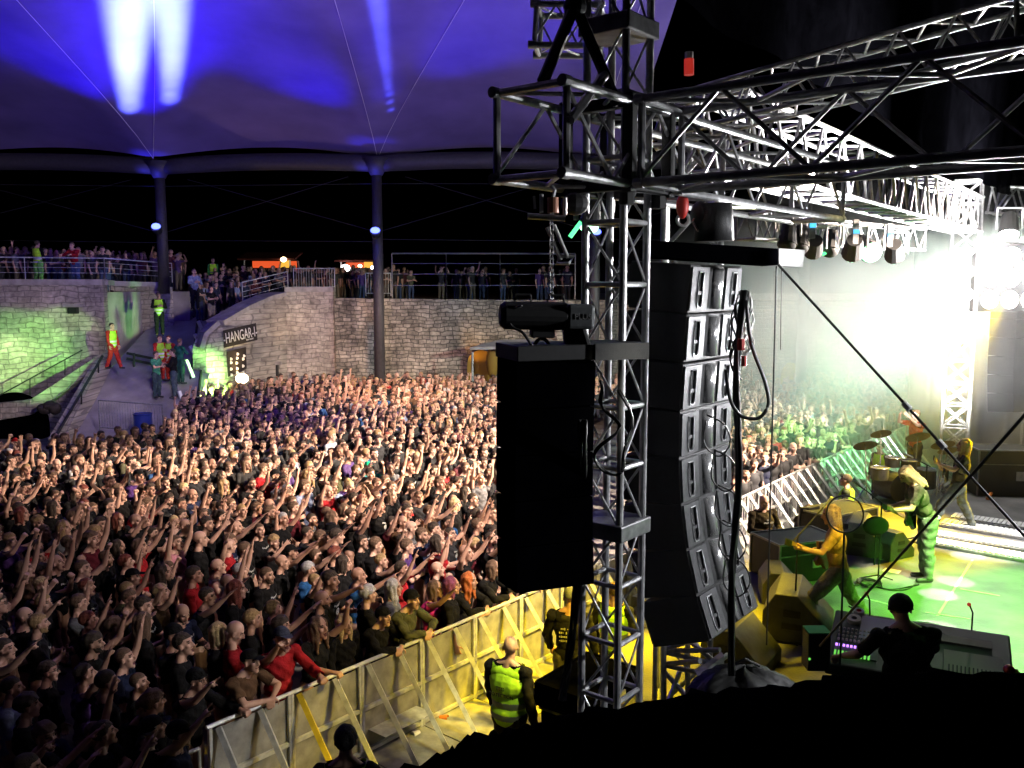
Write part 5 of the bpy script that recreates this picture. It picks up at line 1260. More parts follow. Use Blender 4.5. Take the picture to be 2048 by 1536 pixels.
# baseball cap and brimmed hat
m = MB(); vv, ff = to_arrays(_c); m.add(vv, ff)
m.add([(.075, -.07, .055), (.105, -.05, .052), (.165, -.045, .04), (.175, 0, .042), (.165, .045, .04), (.105, .05, .052), (.075, .07, .055), (.1, 0, .062)], [(0, 1, 7), (1, 2, 3, 7), (7, 3, 4, 5), (7, 5, 6)])
HAIR['cap'] = make_mesh('cap', m.v, m.f, [M['fabric']])
m = MB(); m.tube((-.01, 0, .045), (-.01, 0, .145), .108, .088, n=24); m.tube((-.01, 0, .042), (-.01, 0, .052), .155, .15, n=24); HAIR['hat'] = make_mesh('hat', m.v, m.f, [M['fabric']], smooth=False)
def acc_glasses():
    m = MB()
    for s in (-1, 1): m.torus((.098, s * .032, .008), .019, .0028, rotm((0, 1, 0), (1, 0, 0)), 14, 5); m.tube((.094, s * .05, .012), (.0, s * .082, .012), .0025, n=5)
    m.tube((.1, -.012, .01), (.1, .012, .01), .0025, n=5); return make_mesh('glasses', m.v, m.f, [M['black']])
HAIR['glasses'] = acc_glasses()
def acc_beard():
    k = (z_ < -.045) & (x_ > .0) & ~((z_ > -.085) & (x_ > .075) & (np.abs(y_) < .03)); return hairshell(k | ((z_ > -.055) & (z_ < -.045) & (x_ > .08) & (np.abs(y_) < .04)), .012, .003, 120, 'beard', M['hairm'])
HAIR['beard'] = acc_beard()
# ---- poses (x forward, second number outward, z up); each arm: upper arm, forearm, hand, palm
DOWN = ((.1, .16, -1), (.3, .02, -1), 'relax', (0, -1, 0)); CHEST = ((.35, .3, -.9), (.85, -.55, .25), 'relax', (0, -1, -.3))
HORN = ((.55, .25, .75), (.4, -.05, 1), 'horns', (1, 0, -.2)); FIST = ((.6, .35, .6), (.35, -.15, 1), 'fist', (1, 0, 0)); HIGH = ((.35, .2, .95), (.25, -.05, 1), 'open', (1, 0, 0))
REACH = ((.9, .15, .35), (.9, -.05, .5), 'point', (0, 0, -1)); REACHO = ((.8, .25, .5), (.75, 0, .7), 'open', (.6, 0, -.6)); PHONE = ((.75, .25, .3), (.5, -.32, .85), 'grip', (.1, -1, 0)); CLAP = ((.7, .3, .1), (.5, -.62, .75), 'open', (0, -1, 0))
RAIL = ((.75, .25, -.5), (.9, -.2, .03), 'grip', (0, 0, -1)); FOLD = ((.55, .22, -.85), (.5, -1.1, .12), 'relax', (-1, 0, 0)); HORN2 = ((.75, .2, .4), (.75, .05, .75), 'horns', (1, 0, -.6)); LEANR = ((.8, .3, -.5), (.5, -1, -.1), 'relax', (0, 0, -1))
POSES = {
 'stand': dict(R=DOWN, L=DOWN, hpitch=4), 'folded': dict(R=FOLD, L=CHEST, hpitch=2, hyaw=8), 'horn_r': dict(R=HORN, L=DOWN, hpitch=12, mouth=1), 'horn_l': dict(L=HORN, R=CHEST, hpitch=8, hyaw=-6, mouth=1),
 'fist_r': dict(R=FIST, L=DOWN, hpitch=10, mouth=1), 'fist_l': dict(L=FIST, R=DOWN, hpitch=6, hyaw=10), 'both_high': dict(R=HIGH, L=HIGH, hpitch=16, mouth=1), 'high_l': dict(L=HIGH, R=CHEST, hpitch=12, mouth=1),
 'point_r': dict(R=REACH, L=CHEST, hpitch=5, mouth=1, lean=4), 'reach_two': dict(R=REACHO, L=REACHO, hpitch=8, lean=6, mouth=1), 'phone': dict(R=PHONE, L=PHONE, hpitch=4), 'clap': dict(R=CLAP, L=CLAP, hpitch=4),
 'horns_fwd': dict(R=HORN2, L=DOWN, hpitch=10, lean=5), 'two_horns': dict(R=HORN, L=HORN2, hpitch=12, mouth=1),
 'rail': dict(R=RAIL, L=RAIL, lean=10, hpitch=8), 'rail_fold': dict(R=LEANR, L=LEANR, lean=14, hpitch=10), 'rail_horn': dict(R=HORN2, L=RAIL, lean=9, hpitch=8, mouth=1), 'rail_fist': dict(L=FIST, R=RAIL, lean=8, hpitch=12, mouth=1),
 'looking_down': dict(R=CHEST, L=CHEST, hpitch=-24, hyaw=-14),
}
POSE_WORDS = {'stand': 'arms down', 'folded': 'arms folded', 'horn_r': 'right hand making horns', 'horn_l': 'left hand making horns', 'fist_r': 'right fist raised', 'fist_l': 'left fist raised', 'both_high': 'both arms up', 'high_l': 'left arm straight up', 'point_r': 'right arm pointing', 'reach_two': 'both hands reaching out', 'phone': 'both hands raised to face', 'clap': 'hands clapping', 'horns_fwd': 'horned hand pushed forward', 'two_horns': 'two horned hands up', 'rail': 'both hands on the rail', 'rail_fold': 'arms folded on the rail', 'rail_horn': 'one hand on rail, one making horns', 'rail_fist': 'one hand on rail, fist up', 'looking_down': 'head bowed'}
for a_, b_, kw in (('horn_r', 'horn_r_wide', dict(R=((.8, .5, .35), (.2, -.1, 1), 'horns', (1, 0, 0)), L=CHEST, hyaw=8)), ('fist_r', 'fist_r_bent', dict(R=((.7, .4, .0), (.1, .1, 1), 'fist', (1, 0, 0)), hpitch=2)), ('high_l', 'high_l_bent', dict(L=((.5, .45, .6), (.5, -.3, 1), 'two', (1, 0, 0)), hyaw=-10)), ('both_high', 'both_high_wide', dict(R=((.3, .6, .8), (.4, -.2, 1), 'open', (1, 0, 0)), L=((.6, .3, .6), (.5, .1, .8), 'horns', (1, 0, 0)), hpitch=6)), ('stand', 'stand_turned', dict(hyaw=26, hpitch=-3, twist=6)), ('stand', 'stand_tall', dict(hyaw=-20, hpitch=12, mouth=1, side=3))):
    d_ = dict(POSES[a_]); d_.update(kw); POSES[b_] = d_; POSE_WORDS[b_] = POSE_WORDS[a_]
HC_COL = {'dark': (.05, .033, .022), 'brown': (.13, .075, .045), 'fair': (.34, .22, .10), 'blond': (.55, .40, .2), 'ginger': (.5, .13, .03), 'grey': (.4, .38, .38), 'auburn': (.2, .05, .03), 'purple': (.22, .05, .12), 'silver': (.6, .58, .62)}
SH_COL = {'black': (.009, .0085, .009), 'charcoal': (.022, .022, .025), 'navy': (.012, .016, .04), 'grey': (.12, .12, .13), 'white': (.45, .45, .47), 'red': (.33, .015, .02), 'magenta': (.42, .02, .2), 'green': (.03, .15, .05), 'blue': (.02, .08, .22), 'purple': (.07, .03, .14), 'olive': (.07, .07, .035), 'pale blue': (.2, .24, .36), 'maroon': (.09, .012, .02), 'pink': (.6, .25, .3), 'brown': (.10, .055, .03), 'teal': (.03, .25, .28)}
def child(me, name, parent, color=None, Mx=None):
    o = bpy.data.objects.new(name, me); COL.objects.link(o); o.parent = parent
    if color is not None: o.color = (*color, 1)
    if Mx is not None: o.matrix_basis = Mx
    return o
def put(label, loc, yaw, posekey, hair='short', hc='brown', shirt='black', sleeve=1, trousers=(.03, .035, .05), group=None, height=1.0, pose=None, vest=False, extra=(), wide=1.0, white_band=False, pr=None, full=True):
    pz = pose or POSES[posekey]; B = body(posekey, pz, sleeve)
    o = bpy.data.objects.new('person', B.body); COL.objects.link(o); o.location = loc; o.rotation_euler = (0, 0, yaw); o.scale = (height * wide, height * wide, height)
    tag(o, label, 'person', group)
    sc = SH_COL[shirt] if isinstance(shirt, str) else shirt
    if sc is not None: child(B.shirt, 'shirt', o, sc)
    if full: child(B.trousers, 'trousers', o, trousers)
    if vest: child(B.vest_cache if hasattr(B, 'vest_cache') else vest_mesh(B, white_band), 'vest', o)
    if hair and hair != 'bald':
        nm = hair if hair in ('beanie', 'cap', 'hat') else 'hair'
        child(HAIR[hair], nm, o, (SH_COL['black'] if hair in ('beanie', 'cap', 'hat') else HC_COL[hc]) if not isinstance(hc, tuple) else hc, B.hm)
        if hair in ('cap', 'hat', 'beanie') and not isinstance(hc, tuple): child(HAIR['buzz'], 'hair', o, HC_COL[hc], B.hm)
    for e in extra: child(HAIR[e], e, o, HC_COL[hc] if e == 'beard' and not isinstance(hc, tuple) else (.02, .02, .02), B.hm)
    if pr:   # printed emblem on the chest
        pm = PRINTS[pr]; child(pm, 'print', o, None, Matrix.Translation(B.Up(0, 0, 1.27)) @ B.Rl.to_4x4())
    return o, B
PRINTS = {}
def mkprint(k, seed):
    rnd = random.Random(seed); m = MB()
    def sf(y, z): return (.118 * math.sqrt(max(0, 1 - (y / .19) ** 2 - (z / .3) ** 2)) + .025, y, z)
    def patch(y, z, w, h): m.add([sf(y - w, z - h), sf(y + w, z - h), sf(y + w, z + h), sf(y - w, z + h)], [(0, 1, 2, 3)])
    for i in range(13):
        y = -.075 + i * .0125; patch(y, .05 + rnd.uniform(-.008, .008) + .004 * abs(i - 6), .0045, rnd.uniform(.006, .016))
    if k % 2:
        for i in range(16):
            a = i * .39; patch(.035 * math.cos(a), -.02 + .035 * math.sin(a), .009, .008)
        patch(0, -.02, .014, .014)
    return make_mesh('print', m.v, m.f, [M['print']], smooth=False)
for k_ in range(4): PRINTS[k_ + 1] = mkprint(k_, k_)
AIM = Vector((6.5, 12.5, 0))
def yaw_to(p, q=AIM, j=0.0): d = Vector(q) - Vector(p); return math.atan2(d.y, d.x) + j
# ---------------------------------------------------------------- special people
JEANS = (.06, .07, .085)
def standing(px, py_head, z, h=1.0):      # feet position of someone whose head top is seen at a pixel
    g = G(px, py_head, z + 1.77 * h); return Vector((g.x, g.y, z))
GP = 'security guards and helpers in the pit'
def P_(name, base, **k):
    d = dict(POSES[base]); d.update(k); POSES[name] = d; return name
P_('guard_walk', 'stand', R=((-.25, .3, -1), (.15, .12, -1), 'relax', (0, -1, 0)), L=((.25, .2, -1), (.4, .05, -1), 'relax', (0, -1, 0)), legs=[((.12, .11, .5), (.2, .12, .1)), ((-.02, -.1, .5), (-.16, -.12, .1))], hyaw=35, broad=1.12, fat=1.15)
loc = standing(1018, 1272, 0, 1.05)
o, B = put('bald guard in a yellow vest lettered TEO PROTECTION walking along the barrier', loc, R(62), 'guard_walk', 'bald', 'dark', 'black', 2, (.01, .01, .01), GP, 1.05, vest=True)
xd = Vector((0, -1, 0)); text('TEO', .055, (-.196, 0.0, 1.27), (0, -1, 0), (0, 0, 1), M['black'], o); text('PROTECTION', .05, (-.196, 0.0, 1.2), (0, -1, 0), (0, 0, 1), M['black'], o)
P_('back_walk', 'stand', R=((.1, .25, -1), (.35, .1, -1), 'relax', (0, -1, 0)), L=((.2, .3, -1), (.5, -.1, -.9), 'fist', (0, -1, 0)), legs=[((.1, .12, .5), (.1, .14, .1)), ((0, -.1, .5), (-.12, -.13, .1))], hyaw=20, hpitch=-8, broad=1.1)
o, B = put('person in grey cap and black printed hoodie seen from behind in the yellow lit pit', standing(1140, 1176, 0, 1.04), R(75), 'back_walk', 'cap', (.12, .12, .14), 'black', 2, (.10, .09, .05), GP, 1.04, wide=1.05)
m = MB(); rr = random.Random(5)
for i in range(10):
    for j in range(4): 
        if rr.random() < .7: m.box((-.148, -.09 + .02 * i, 1.30 - .05 * j), (.004, .013, rr.uniform(.01, .03)))
m.build('back_print', mat('pale_back_print', (.3, .28, .16), .8), o)
put('guard with white lit vest half hidden behind the tower lattice in the pit', standing(1228, 1165, 0, 1.0), R(70), 'back_walk', 'short', 'brown', 'charcoal', 2, (.01, .01, .01), GP, 1.0, vest=True)
put('dark haired guard from behind at the bottom edge in a green vest', standing(690, 1452, .62, 1.0), R(95), 'stand', 'short', (.008, .008, .008), 'black', 1, (.01, .01, .01), GP, 1.0, vest=True)
P_('hands_front', 'stand', R=((.3, .3, -.9), (.85, -.6, .0), 'relax', (0, -1, 0)), L=((.3, .3, -.9), (.85, -.65, -.05), 'relax', (0, -1, 0)), broad=1.18, fat=1.3, hpitch=-8)
o, B = put('bald heavy person in a printed black sweater with hands joined beside the case', standing(1527, 990, 0, 1.02), R(-70), 'hands_front', 'bald', 'dark', (.03, .022, .01), 2, (.01, .01, .01), GP, 1.03)
m = MB()
for i in range(9): m.box((.178, -.09 + .0225 * i, 1.28 + .004 * math.sin(i * 2)), (.006, .017, .026))
for i in range(4): m.box((.176, -.03 + .02 * i, 1.33), (.006, .011, .03))
m.build('chest_print', M['print'], o)
P_('camera', 'stand', R=((.6, .3, -.2), (.6, -.3, .7), 'grip', (0, -1, 0)), L=((.7, .2, -.1), (.6, -.35, .65), 'grip', (0, -1, 0)), lean=22, hpitch=-4)
o, B = put('person bent over a big camera in dark clothes beside the barrier feet', standing(1594, 1012, 0, .92), R(20), 'camera', 'tousled', 'brown', (.04, .04, .035), 2, (.02, .02, .02), GP, .95)
t = thing('photo_camera', 'black camera with long lens held at the face of the bent photographer', 'camera', P(1612, 1025, 15.8)); c = P(1608, 1020, 15.7)
MB().box(c, (.14, .1, .1)).build('body', M['black'], t); MB().tube(c + Vector((.05, 0, 0)), c + Vector((.28, .1, .02)), .05, .06).build('lens', M['black'], t)
put('guard in a white lit vest with dark hair facing left beside the drums', standing(1695, 948, 0, 1.0), R(150), 'stand', 'short', 'dark', (.04, .05, .03), 2, (.01, .01, .01), GP, 1.0, vest=True, wide=1.08)
put('guard in a yellow green vest looking back at the far end of the barrier', standing(1762, 884, 0, 1.0), R(210), 'stand', 'short', 'dark', (.02, .02, .02), 2, (.01, .01, .01), GP, 1.0, vest=True)
# paramedics and others on the ramp
def onramp(px, pyf, d): return P(px, pyf, d)
RG = 'people standing on the ramp'
REDP = (.42, .03, .02)
put('yellow vest guard with hands on belt at the top of the ramp', onramp(320, 672, 36.5), R(-70), 'folded', 'short', 'dark', 'black', 2, (.01, .01, .01), RG, 1.02, vest=True, white_band=True)
P_('stride', 'stand', legs=[((.12, .1, .5), (.25, .12, .1)), ((-.02, -.1, .5), (-.2, -.12, .1))])
put('paramedic in red and yellow striding alone on the left side of the ramp', onramp(227, 738, 33.8), R(-20), 'stride', 'short', 'dark', REDP, 2, REDP, RG, 1.0, vest=True, white_band=True)
put('paramedic in red and yellow, left one of the pair talking on the ramp', onramp(322, 762, 33.9), R(-30), 'stand', 'short', 'brown', REDP, 2, REDP, RG, 1.0, vest=True, white_band=True)
put('paramedic in red and yellow, right one of the pair talking on the ramp', onramp(341, 762, 34.2), R(-110), 'folded', 'short', 'auburn', REDP, 2, REDP, RG, 1.0, vest=True, white_band=True)
put('person in a green jacket turning away beside the paramedics', onramp(362, 768, 33.9), R(60), 'folded', 'short', 'brown', (.03, .16, .09), 2, (.03, .1, .06), RG, 1.0)
put('person in a green lit football shirt at the foot of the bench', onramp(315, 796, 33.0), R(-20), 'folded', 'short', 'dark', (.05, .22, .12), 1, (.03, .05, .06), RG, 1.0)
put('tall person in a black jacket and jeans facing the football shirt wearer', onramp(350, 796, 33.2), R(190), 'folded', 'short', 'dark', 'black', 2, (.05, .07, .09), RG, 1.06)
t = thing('shirt_hood', 'dark crouching hooded jacket heap beside the tall man', 'jacket', onramp(372, 790, 33.5)) if 0 else None
# bar terrace people who stand out
TG = 'people at the terrace railing'
put('yellow vest guard seen from behind at the left of the terrace railing', P(38, 572, 34.8) + Vector((0, 1.5, -.02)), R(80), 'stand', 'short', 'dark', 'black', 2, (.14, .4, .1), TG, 1.05, vest=True, white_band=True)
put('person in a bright red jacket leaning on the terrace railing', P(128, 572, 35.0) + Vector((0, 1.0, -.02)), R(-100), 'rail', 'short', 'brown', 'red', 2, (.05, .08, .2), TG, 1.0)
put('person in a pale blue hooded top below the terrace corner', P(391, 622, 37.5), R(-60), 'folded', 'short', 'brown', 'pale blue', 2, (.01, .01, .012), TG, 1.0)
put('green vest helper far back among the terrace crowd', P(428, 588, 44), R(-60), 'stand', 'short', 'dark', 'green', 2, (.03, .03, .04), TG, 1.0, vest=True)
put('person in black shirt and beige trousers sitting up on the parapet rise', P(424, 650, 36.5), R(-30), 'folded', 'short', 'brown', 'black', 1, (.2, .17, .12), TG, .9)
# ---------------------------------------------------------------- musicians and engineer
def guitar(label, c, nd, fn, col, L=1.0):
    nd = Vector(nd).normalized(); fn = Vector(fn); fn = (fn - nd * fn.dot(nd)).normalized(); w = nd.cross(fn); c = Vector(c)
    t = thing('electric_guitar', label, 'guitar', c); m = MB()
    out = [(-.2, .0), (-.19, .11), (-.1, .16), (.0, .11), (.1, .15), (.17, .1), (.12, .03), (.12, -.03), (.18, -.12), (.08, -.14), (0, -.11), (-.1, -.16), (-.19, -.1)]
    m.extr([c + nd * a * L + w * b * L - fn * .02 for a, b in out], fn * .045); m.build('guitar_body', mat('guitar_paint', col, .25), t, bevel=.008)
    m = MB(); m.box(c + nd * .42 * L + fn * .03, (.64 * L, .05, .025), Matrix((nd, w, fn)).transposed()); m.build('neck', mat('maple_neck', (.35, .22, .1), .5), t)
    m = MB(); m.box(c + nd * .80 * L + fn * .025 + w * .01, (.16, .085, .02), Matrix((nd, w, fn)).transposed()); m.build('headstock', M['black'], t, bevel=.006)
    for k in (-.05, .05): MB().box(c + nd * k + fn * .03, (.03, .08, .012), Matrix((nd, w, fn)).transposed()).build('pickup', M['shiny'], t)
    return t
def world(o, p):
    Mx = Matrix.Translation(o.location) @ Euler(o.rotation_euler).to_matrix().to_4x4() @ Matrix.Diagonal((*o.scale, 1)); return Mx @ Vector(p)
BG = 'band members on stage'
P_('bassist', 'stand', R=((-.2, .35, -1), (.95, -.35, -.1), 'grip', (0, -.3, -1)), L=((.55, .45, -.75), (1, .5, .25), 'grip', (0, -.5, 1)), lean=8, hip_dz=-.09, hpitch=-6, hyaw=10, legs=[((.3, .2, .48), (.36, .26, .09)), ((-.15, -.16, .45), (-.42, -.22, .1))], broad=1.05)
bl = G(1672, 1262, ST); bl.z = ST
o, B = put('bass player in a yellow lit shirt and grey trousers striding at the near microphone', bl, R(158), 'bassist', 'long', 'fair', (.45, .3, .12), 1, (.2, .19, .15), BG, 1.02)
g0 = world(o, (.2, -.05, .95)); nd = (world(o, B.arms['L'][2]) - g0).normalized()
guitar('light bass guitar held low by the yellow lit bass player', world(o, (.2, -.1, .97)), nd, Euler(o.rotation_euler).to_matrix() @ Vector((1, 0, .1)), (.25, .12, .05), 1.15)
P_('headbang', 'stand', R=((.1, .25, -1), (.95, -.15, -.25), 'grip', (0, -.3, -1)), L=((.45, .3, -.9), (1, .2, -.05), 'grip', (0, -.5, 1)), lean=26, hpitch=-38, broad=1.05, local=0)
gl = G(1850, 1160, ST); gl.z = ST
o, B = put('guitarist with pale shaggy hair bending over his guitar in grey jeans at centre stage', gl, R(172), 'headbang', 'curly', 'blond', (.10, .09, .06), 1, (.17, .18, .16), BG, 1.06)
MB().torus((.0, 0, .95), .15, .014, nu=20).build('belt', M['white'], o); 
guitar('dark guitar played by the bending guitarist', world(o, (.26, .02, .92)), (world(o, B.arms['L'][2]) - world(o, (.26, .0, .92))), Euler(o.rotation_euler).to_matrix() @ Vector((1, 0, .1)), (.02, .02, .02), 1.0)
P_('far_guitar', 'stand', R=((.0, .35, -1), (.95, -.35, .1), 'grip', (0, -.3, -1)), L=((.6, .4, -.5), (1, .3, .45), 'grip', (0, -.5, 1)), lean=-6, hip_dz=-.08, hpitch=6, legs=[((.28, .18, .5), (.42, .24, .1)), ((-.1, -.16, .48), (-.28, -.22, .1))])
gl = G(1912, 1062, ST); gl.z = ST
o, B = put('far guitarist with bright hair in a dark shirt standing wide on the lit grating', gl, R(160), 'far_guitar', 'long', 'blond', (.06, .05, .035), 1, (.10, .11, .10), BG, 1.04)
guitar('dark guitar held up by the far guitarist', world(o, (.22, -.02, 1.05)), (world(o, B.arms['L'][2]) - world(o, (.22, .0, 1.05))), Euler(o.rotation_euler).to_matrix() @ Vector((1, 0, .1)), (.02, .02, .02), 1.0)
dl = G(1826, 968, ST); dl.z = ST + .05
o, B = put('drummer in a red and yellow top sitting behind the cymbals', dl, R(200), 'clap', 'short', 'brown', (.4, .06, .03), 1, (.02, .02, .02), BG, .95)
P_('engineer', 'stand', R=((.55, .35, -.85), (.85, .1, -.45), 'relax', (0, 0, -1)), L=((.5, .4, -.85), (.85, .1, -.45), 'relax', (0, 0, -1)), lean=14, hpitch=-14, hyaw=-8, broad=1.2, fat=1.25)
ez = standing(1829, 1200, ST, 1.0)
o, B = put('engineer in a black beanie and black shirt seen from behind at the mixing desk', Vector((ez.x, ez.y, ST)), R(95), 'engineer', 'beanie', 'dark', (.006, .006, .006), 1, (.01, .01, .01), 'stage crew', 1.0, wide=1.12)
m = MB()
for i in range(7): m.box((-.168, -.05 + .018 * i, 1.18 + .012 * math.sin(i * 3)), (.004, .01, .02))
m.build('back_print', mat('dim_back_print', (.12, .12, .12), .8), o)
spot('green_crew_edge', (6.6, 10.5, 5), (3.4, 7.6, 2.4), 120, 30, (.3, 1, .2), .7, .1)
# ================================================================= THE CROWD
random.seed(21)
# polygon of the audience area (feet), from the photograph
def nperp(p): d = Vector((p.x - S0.x, p.y - S0.y, 0)); return d.dot(V), d.dot(U)
LB = [G(-600, 1500, 1.6), G(-60, 905, 1.6), G(60, 880, 1.6), G(180, 868, 1.6), G(330, 850, 1.6), G(365, 800, 1.6), G(430, 766, 1.6), G(520, 752, 1.6), G(640, 738, 1.6), G(1000, 733, 1.6), G(1900, 745, 1.6)]
def inside(x, y):
    n = LB + [Vector((16, 34, 0)), Vector((14, 26.5, 0)), SV(22, -5.0), SV(-12, -5.0)]; c = False; j = len(n) - 1
    for i in range(len(n)):
        a, b = n[i], n[j]
        if (a.y > y) != (b.y > y) and x < (b.x - a.x) * (y - a.y) / (b.y - a.y) + a.x: c = not c
        j = i
    return c
cands = []
# front row on the barrier, then rows behind it
HID = [(1008, 1290, 720, 1150), (1292, 1500, 480, 1240)]
for row in range(0, 90):
    dv = -5.0 - row * .53
    s = -8.0 + random.random() * .3
    while s < 46:
        step = random.uniform(.44, .6) if row == 0 else random.uniform(.48, .7)
        s += step
        q = SV(s, dv + (random.uniform(-.2, .2) if row else random.uniform(-.03, .03)))
        if row and random.random() < .05: continue
        if row and not inside(q.x, q.y): continue
        pp = proj(Vector((q.x, q.y, 1.6)))
        if pp is None or not (-60 < pp[0] < 2010 and pp[1] < 1640): continue
        if any(a + 25 < pp[0] < b - 25 and c_ + 60 < pp[1] < d_ - 60 for a, b, c_, d_ in HID): continue
        if q.y > 39.4: continue
        if row == 0 and s > 24: continue
        cands.append([q, row, s, pp])
for dv in (-4.55, -4.05, -3.55):
    s = -7.0
    while s < 1.5:
        s += random.uniform(.5, .66); q = SV(s, dv + random.uniform(-.1, .1)); pp = proj(Vector((q.x, q.y, 1.6)))
        if pp and -60 < pp[0] < 395 - (dv + 4.55) * 60 and pp[1] < 1640: cands.append([q, 1, s, pp])
print('candidates', len(cands))
# people the photograph singles out: head pixel, hair, hair colour, shirt, sleeve, pose, extras, label
SPEC = [
 (640, 1290, 'cap', (.05, .055, .08), 'red', 2, 'rail_horn', (), 'person in a red hoodie and grey cap leaning over the barrier rail'),
 (1010, 1120, 'bob', 'brown', 'black', 2, 'rail_fold', (), 'person with a pale scarf and black coat leaning at the barrier end under the array'),
 (968, 1130, 'curly', 'ginger', 'black', 2, 'rail_fold', (), 'person with long curly ginger hair leaning on the barrier'),
 (838, 1170, 'bob', 'brown', 'magenta', 2, 'horns_fwd', (), 'person in a magenta top throwing an arm forward near the barrier'),
 (875, 1180, 'beanie', 'dark', 'olive', 2, 'rail_fold', (), 'person in a black beanie and olive jacket leaning far over the barrier'),
 (845, 1222, 'beanie', 'dark', 'black', 2, 'rail_fold', (), 'person in a black beanie and black jacket hunched on the barrier'),
 (900, 1160, 'bob', 'purple', 'black', 1, 'stand', (), 'person with purple red hair behind the beanie wearers'),
 (930, 1150, 'short', 'auburn', 'black', 1, 'rail', ('glasses',), 'person with glasses and a printed black shirt at the barrier'),
 (465, 1262, 'bald', 'dark', 'red', 1, 'looking_down', (), 'bald person with a red cloth at the mouth deep in the near crowd'),
 (435, 1255, 'bob', 'blond', 'black', 1, 'stand', (), 'person with a straight blond bob seen from behind in the near crowd'),
 (732, 1180, 'tousled', 'silver', 'black', 1, 'folded', (), 'person with silver swept hair three rows behind the barrier'),
 (730, 1205, 'long', 'blond', 'black', 2, 'stand', (), 'person with long blond hair just below the silver haired one'),
 (500, 1225, 'short', 'fair', 'black', 1, 'stand', (), 'young person with fair hair, profile turned right, arms down'),
 (543, 1200, 'short', 'fair', 'black', 1, 'horn_r', (), 'fair haired person shouting beside two outstretched arms'),
 (400, 1180, 'short', 'dark', 'charcoal', 1, 'reach_two', (), 'person in a grey sleeve top holding both hands toward the stage'),
 (432, 1120, 'bald', 'dark', 'white', 0, 'high_l', (), 'shirtless looking bald person with one long arm straight up'),
 (650, 1165, 'short', 'dark', 'black', 1, 'point_r', (), 'dark haired person stretching one arm far out to the right'),
 (660, 1050, 'hat', 'dark', 'black', 1, 'stand', (), 'person in a black brimmed hat among bare heads'),
 (820, 1045, 'bald', 'dark', 'grey', 1, 'stand', (), 'bald person with bright lit scalp in the middle of the crowd'),
 (640, 1190, 'bald', 'dark', 'black', 1, 'stand', ('beard',), 'balding bearded person gazing up at the stage'),
 (285, 1440, 'cap', 'grey', 'black', 1, 'horns_fwd', (), 'person in a pale cap at the dim bottom of the crowd'),
 (300, 1390, 'tousled', 'brown', 'black', 1, 'stand', (), 'brown haired person with open collar in the dim bottom rows'),
 (352, 1440, 'beanie', 'dark', 'navy', 2, 'stand', (), 'person in a dark beanie and blue jacket near the bottom rail'),
 (735, 925, 'cap', (.02, .5, .25), 'teal', 1, 'phone', (), 'person in a bright green cap and teal shirt far back'),
 (600, 940, 'short', 'dark', 'black', 1, 'stand', (), 'person facing the camera in a black shirt with a big white print'),
 (650, 930, 'short', 'dark', 'black', 1, 'stand', (), 'person in a black shirt with a round red emblem beside the white printed one'),
 (415, 955, 'short', 'dark', 'black', 1, 'folded', (), 'dark shirted person with a pale jagged shirt print left of the middle'),
 (30, 885, 'cap', (.5, .02, .02), 'charcoal', 1, 'fist_r', (), 'person in a bright red cap at the back left of the crowd'),
 (350, 1075, 'short', 'brown', 'pink', 0, 'both_high', (), 'person with bare shoulders and both arms lifted in the left crowd'),
 (180, 1085, 'tousled', 'brown', 'maroon', 0, 'high_l', (), 'person with bare arms reaching up at the left of the crowd'),
 (655, 975, 'bald', 'dark', 'red', 0, 'fist_r', (), 'person in a red tank top raising a fist from behind'),
 (470, 1180, 'long', 'auburn', 'black', 1, 'stand', (), 'auburn haired person smiling behind raised hands'),
 (560, 1105, 'bald', 'dark', 'black', 1, 'stand', (), 'bald person in profile left of two raised open hands'),
 (545, 1060, 'tousled', 'fair', 'black', 1, 'clap', (), 'fair haired person clapping in the middle of the crowd'),
 (255, 1180, 'short', 'brown', 'black', 1, 'phone', ('glasses',), 'person with glasses holding both hands by the face in the left crowd'),
 (75, 1190, 'short', 'fair', 'black', 1, 'horns_fwd', (), 'balding fair person at the left edge with lifted chin'),
 (570, 1080, 'cap', 'dark', 'charcoal', 2, 'reach_two', (), 'person in a black cap reaching both hands forward mid crowd'),
 (800, 1115, 'short', 'dark', 'red', 1, 'two_horns', (), 'person in a red shirt under two raised horn hands'),
]
used = [False] * len(cands)
chosen = {}
for sp in SPEC:
    g = G(sp[0], sp[1], 1.72); best, bd = None, 9e9
    for i, (q, row, s, pp) in enumerate(cands):
        if i in chosen: continue
        rail = sp[6].startswith('rail')
        if rail and row != 0: continue
        d = (q - Vector((g.x, g.y, 0))).length
        if d < bd: best, bd = i, d
    if best is None: continue
    q, row, s, pp = cands[best]
    if not sp[6].startswith('rail') and row > 0:
        cands[best][0] = Vector((g.x, g.y, 0)); pp = proj(Vector((g.x, g.y, 1.6)))
        if pp: cands[best][3] = pp
    chosen[best] = sp
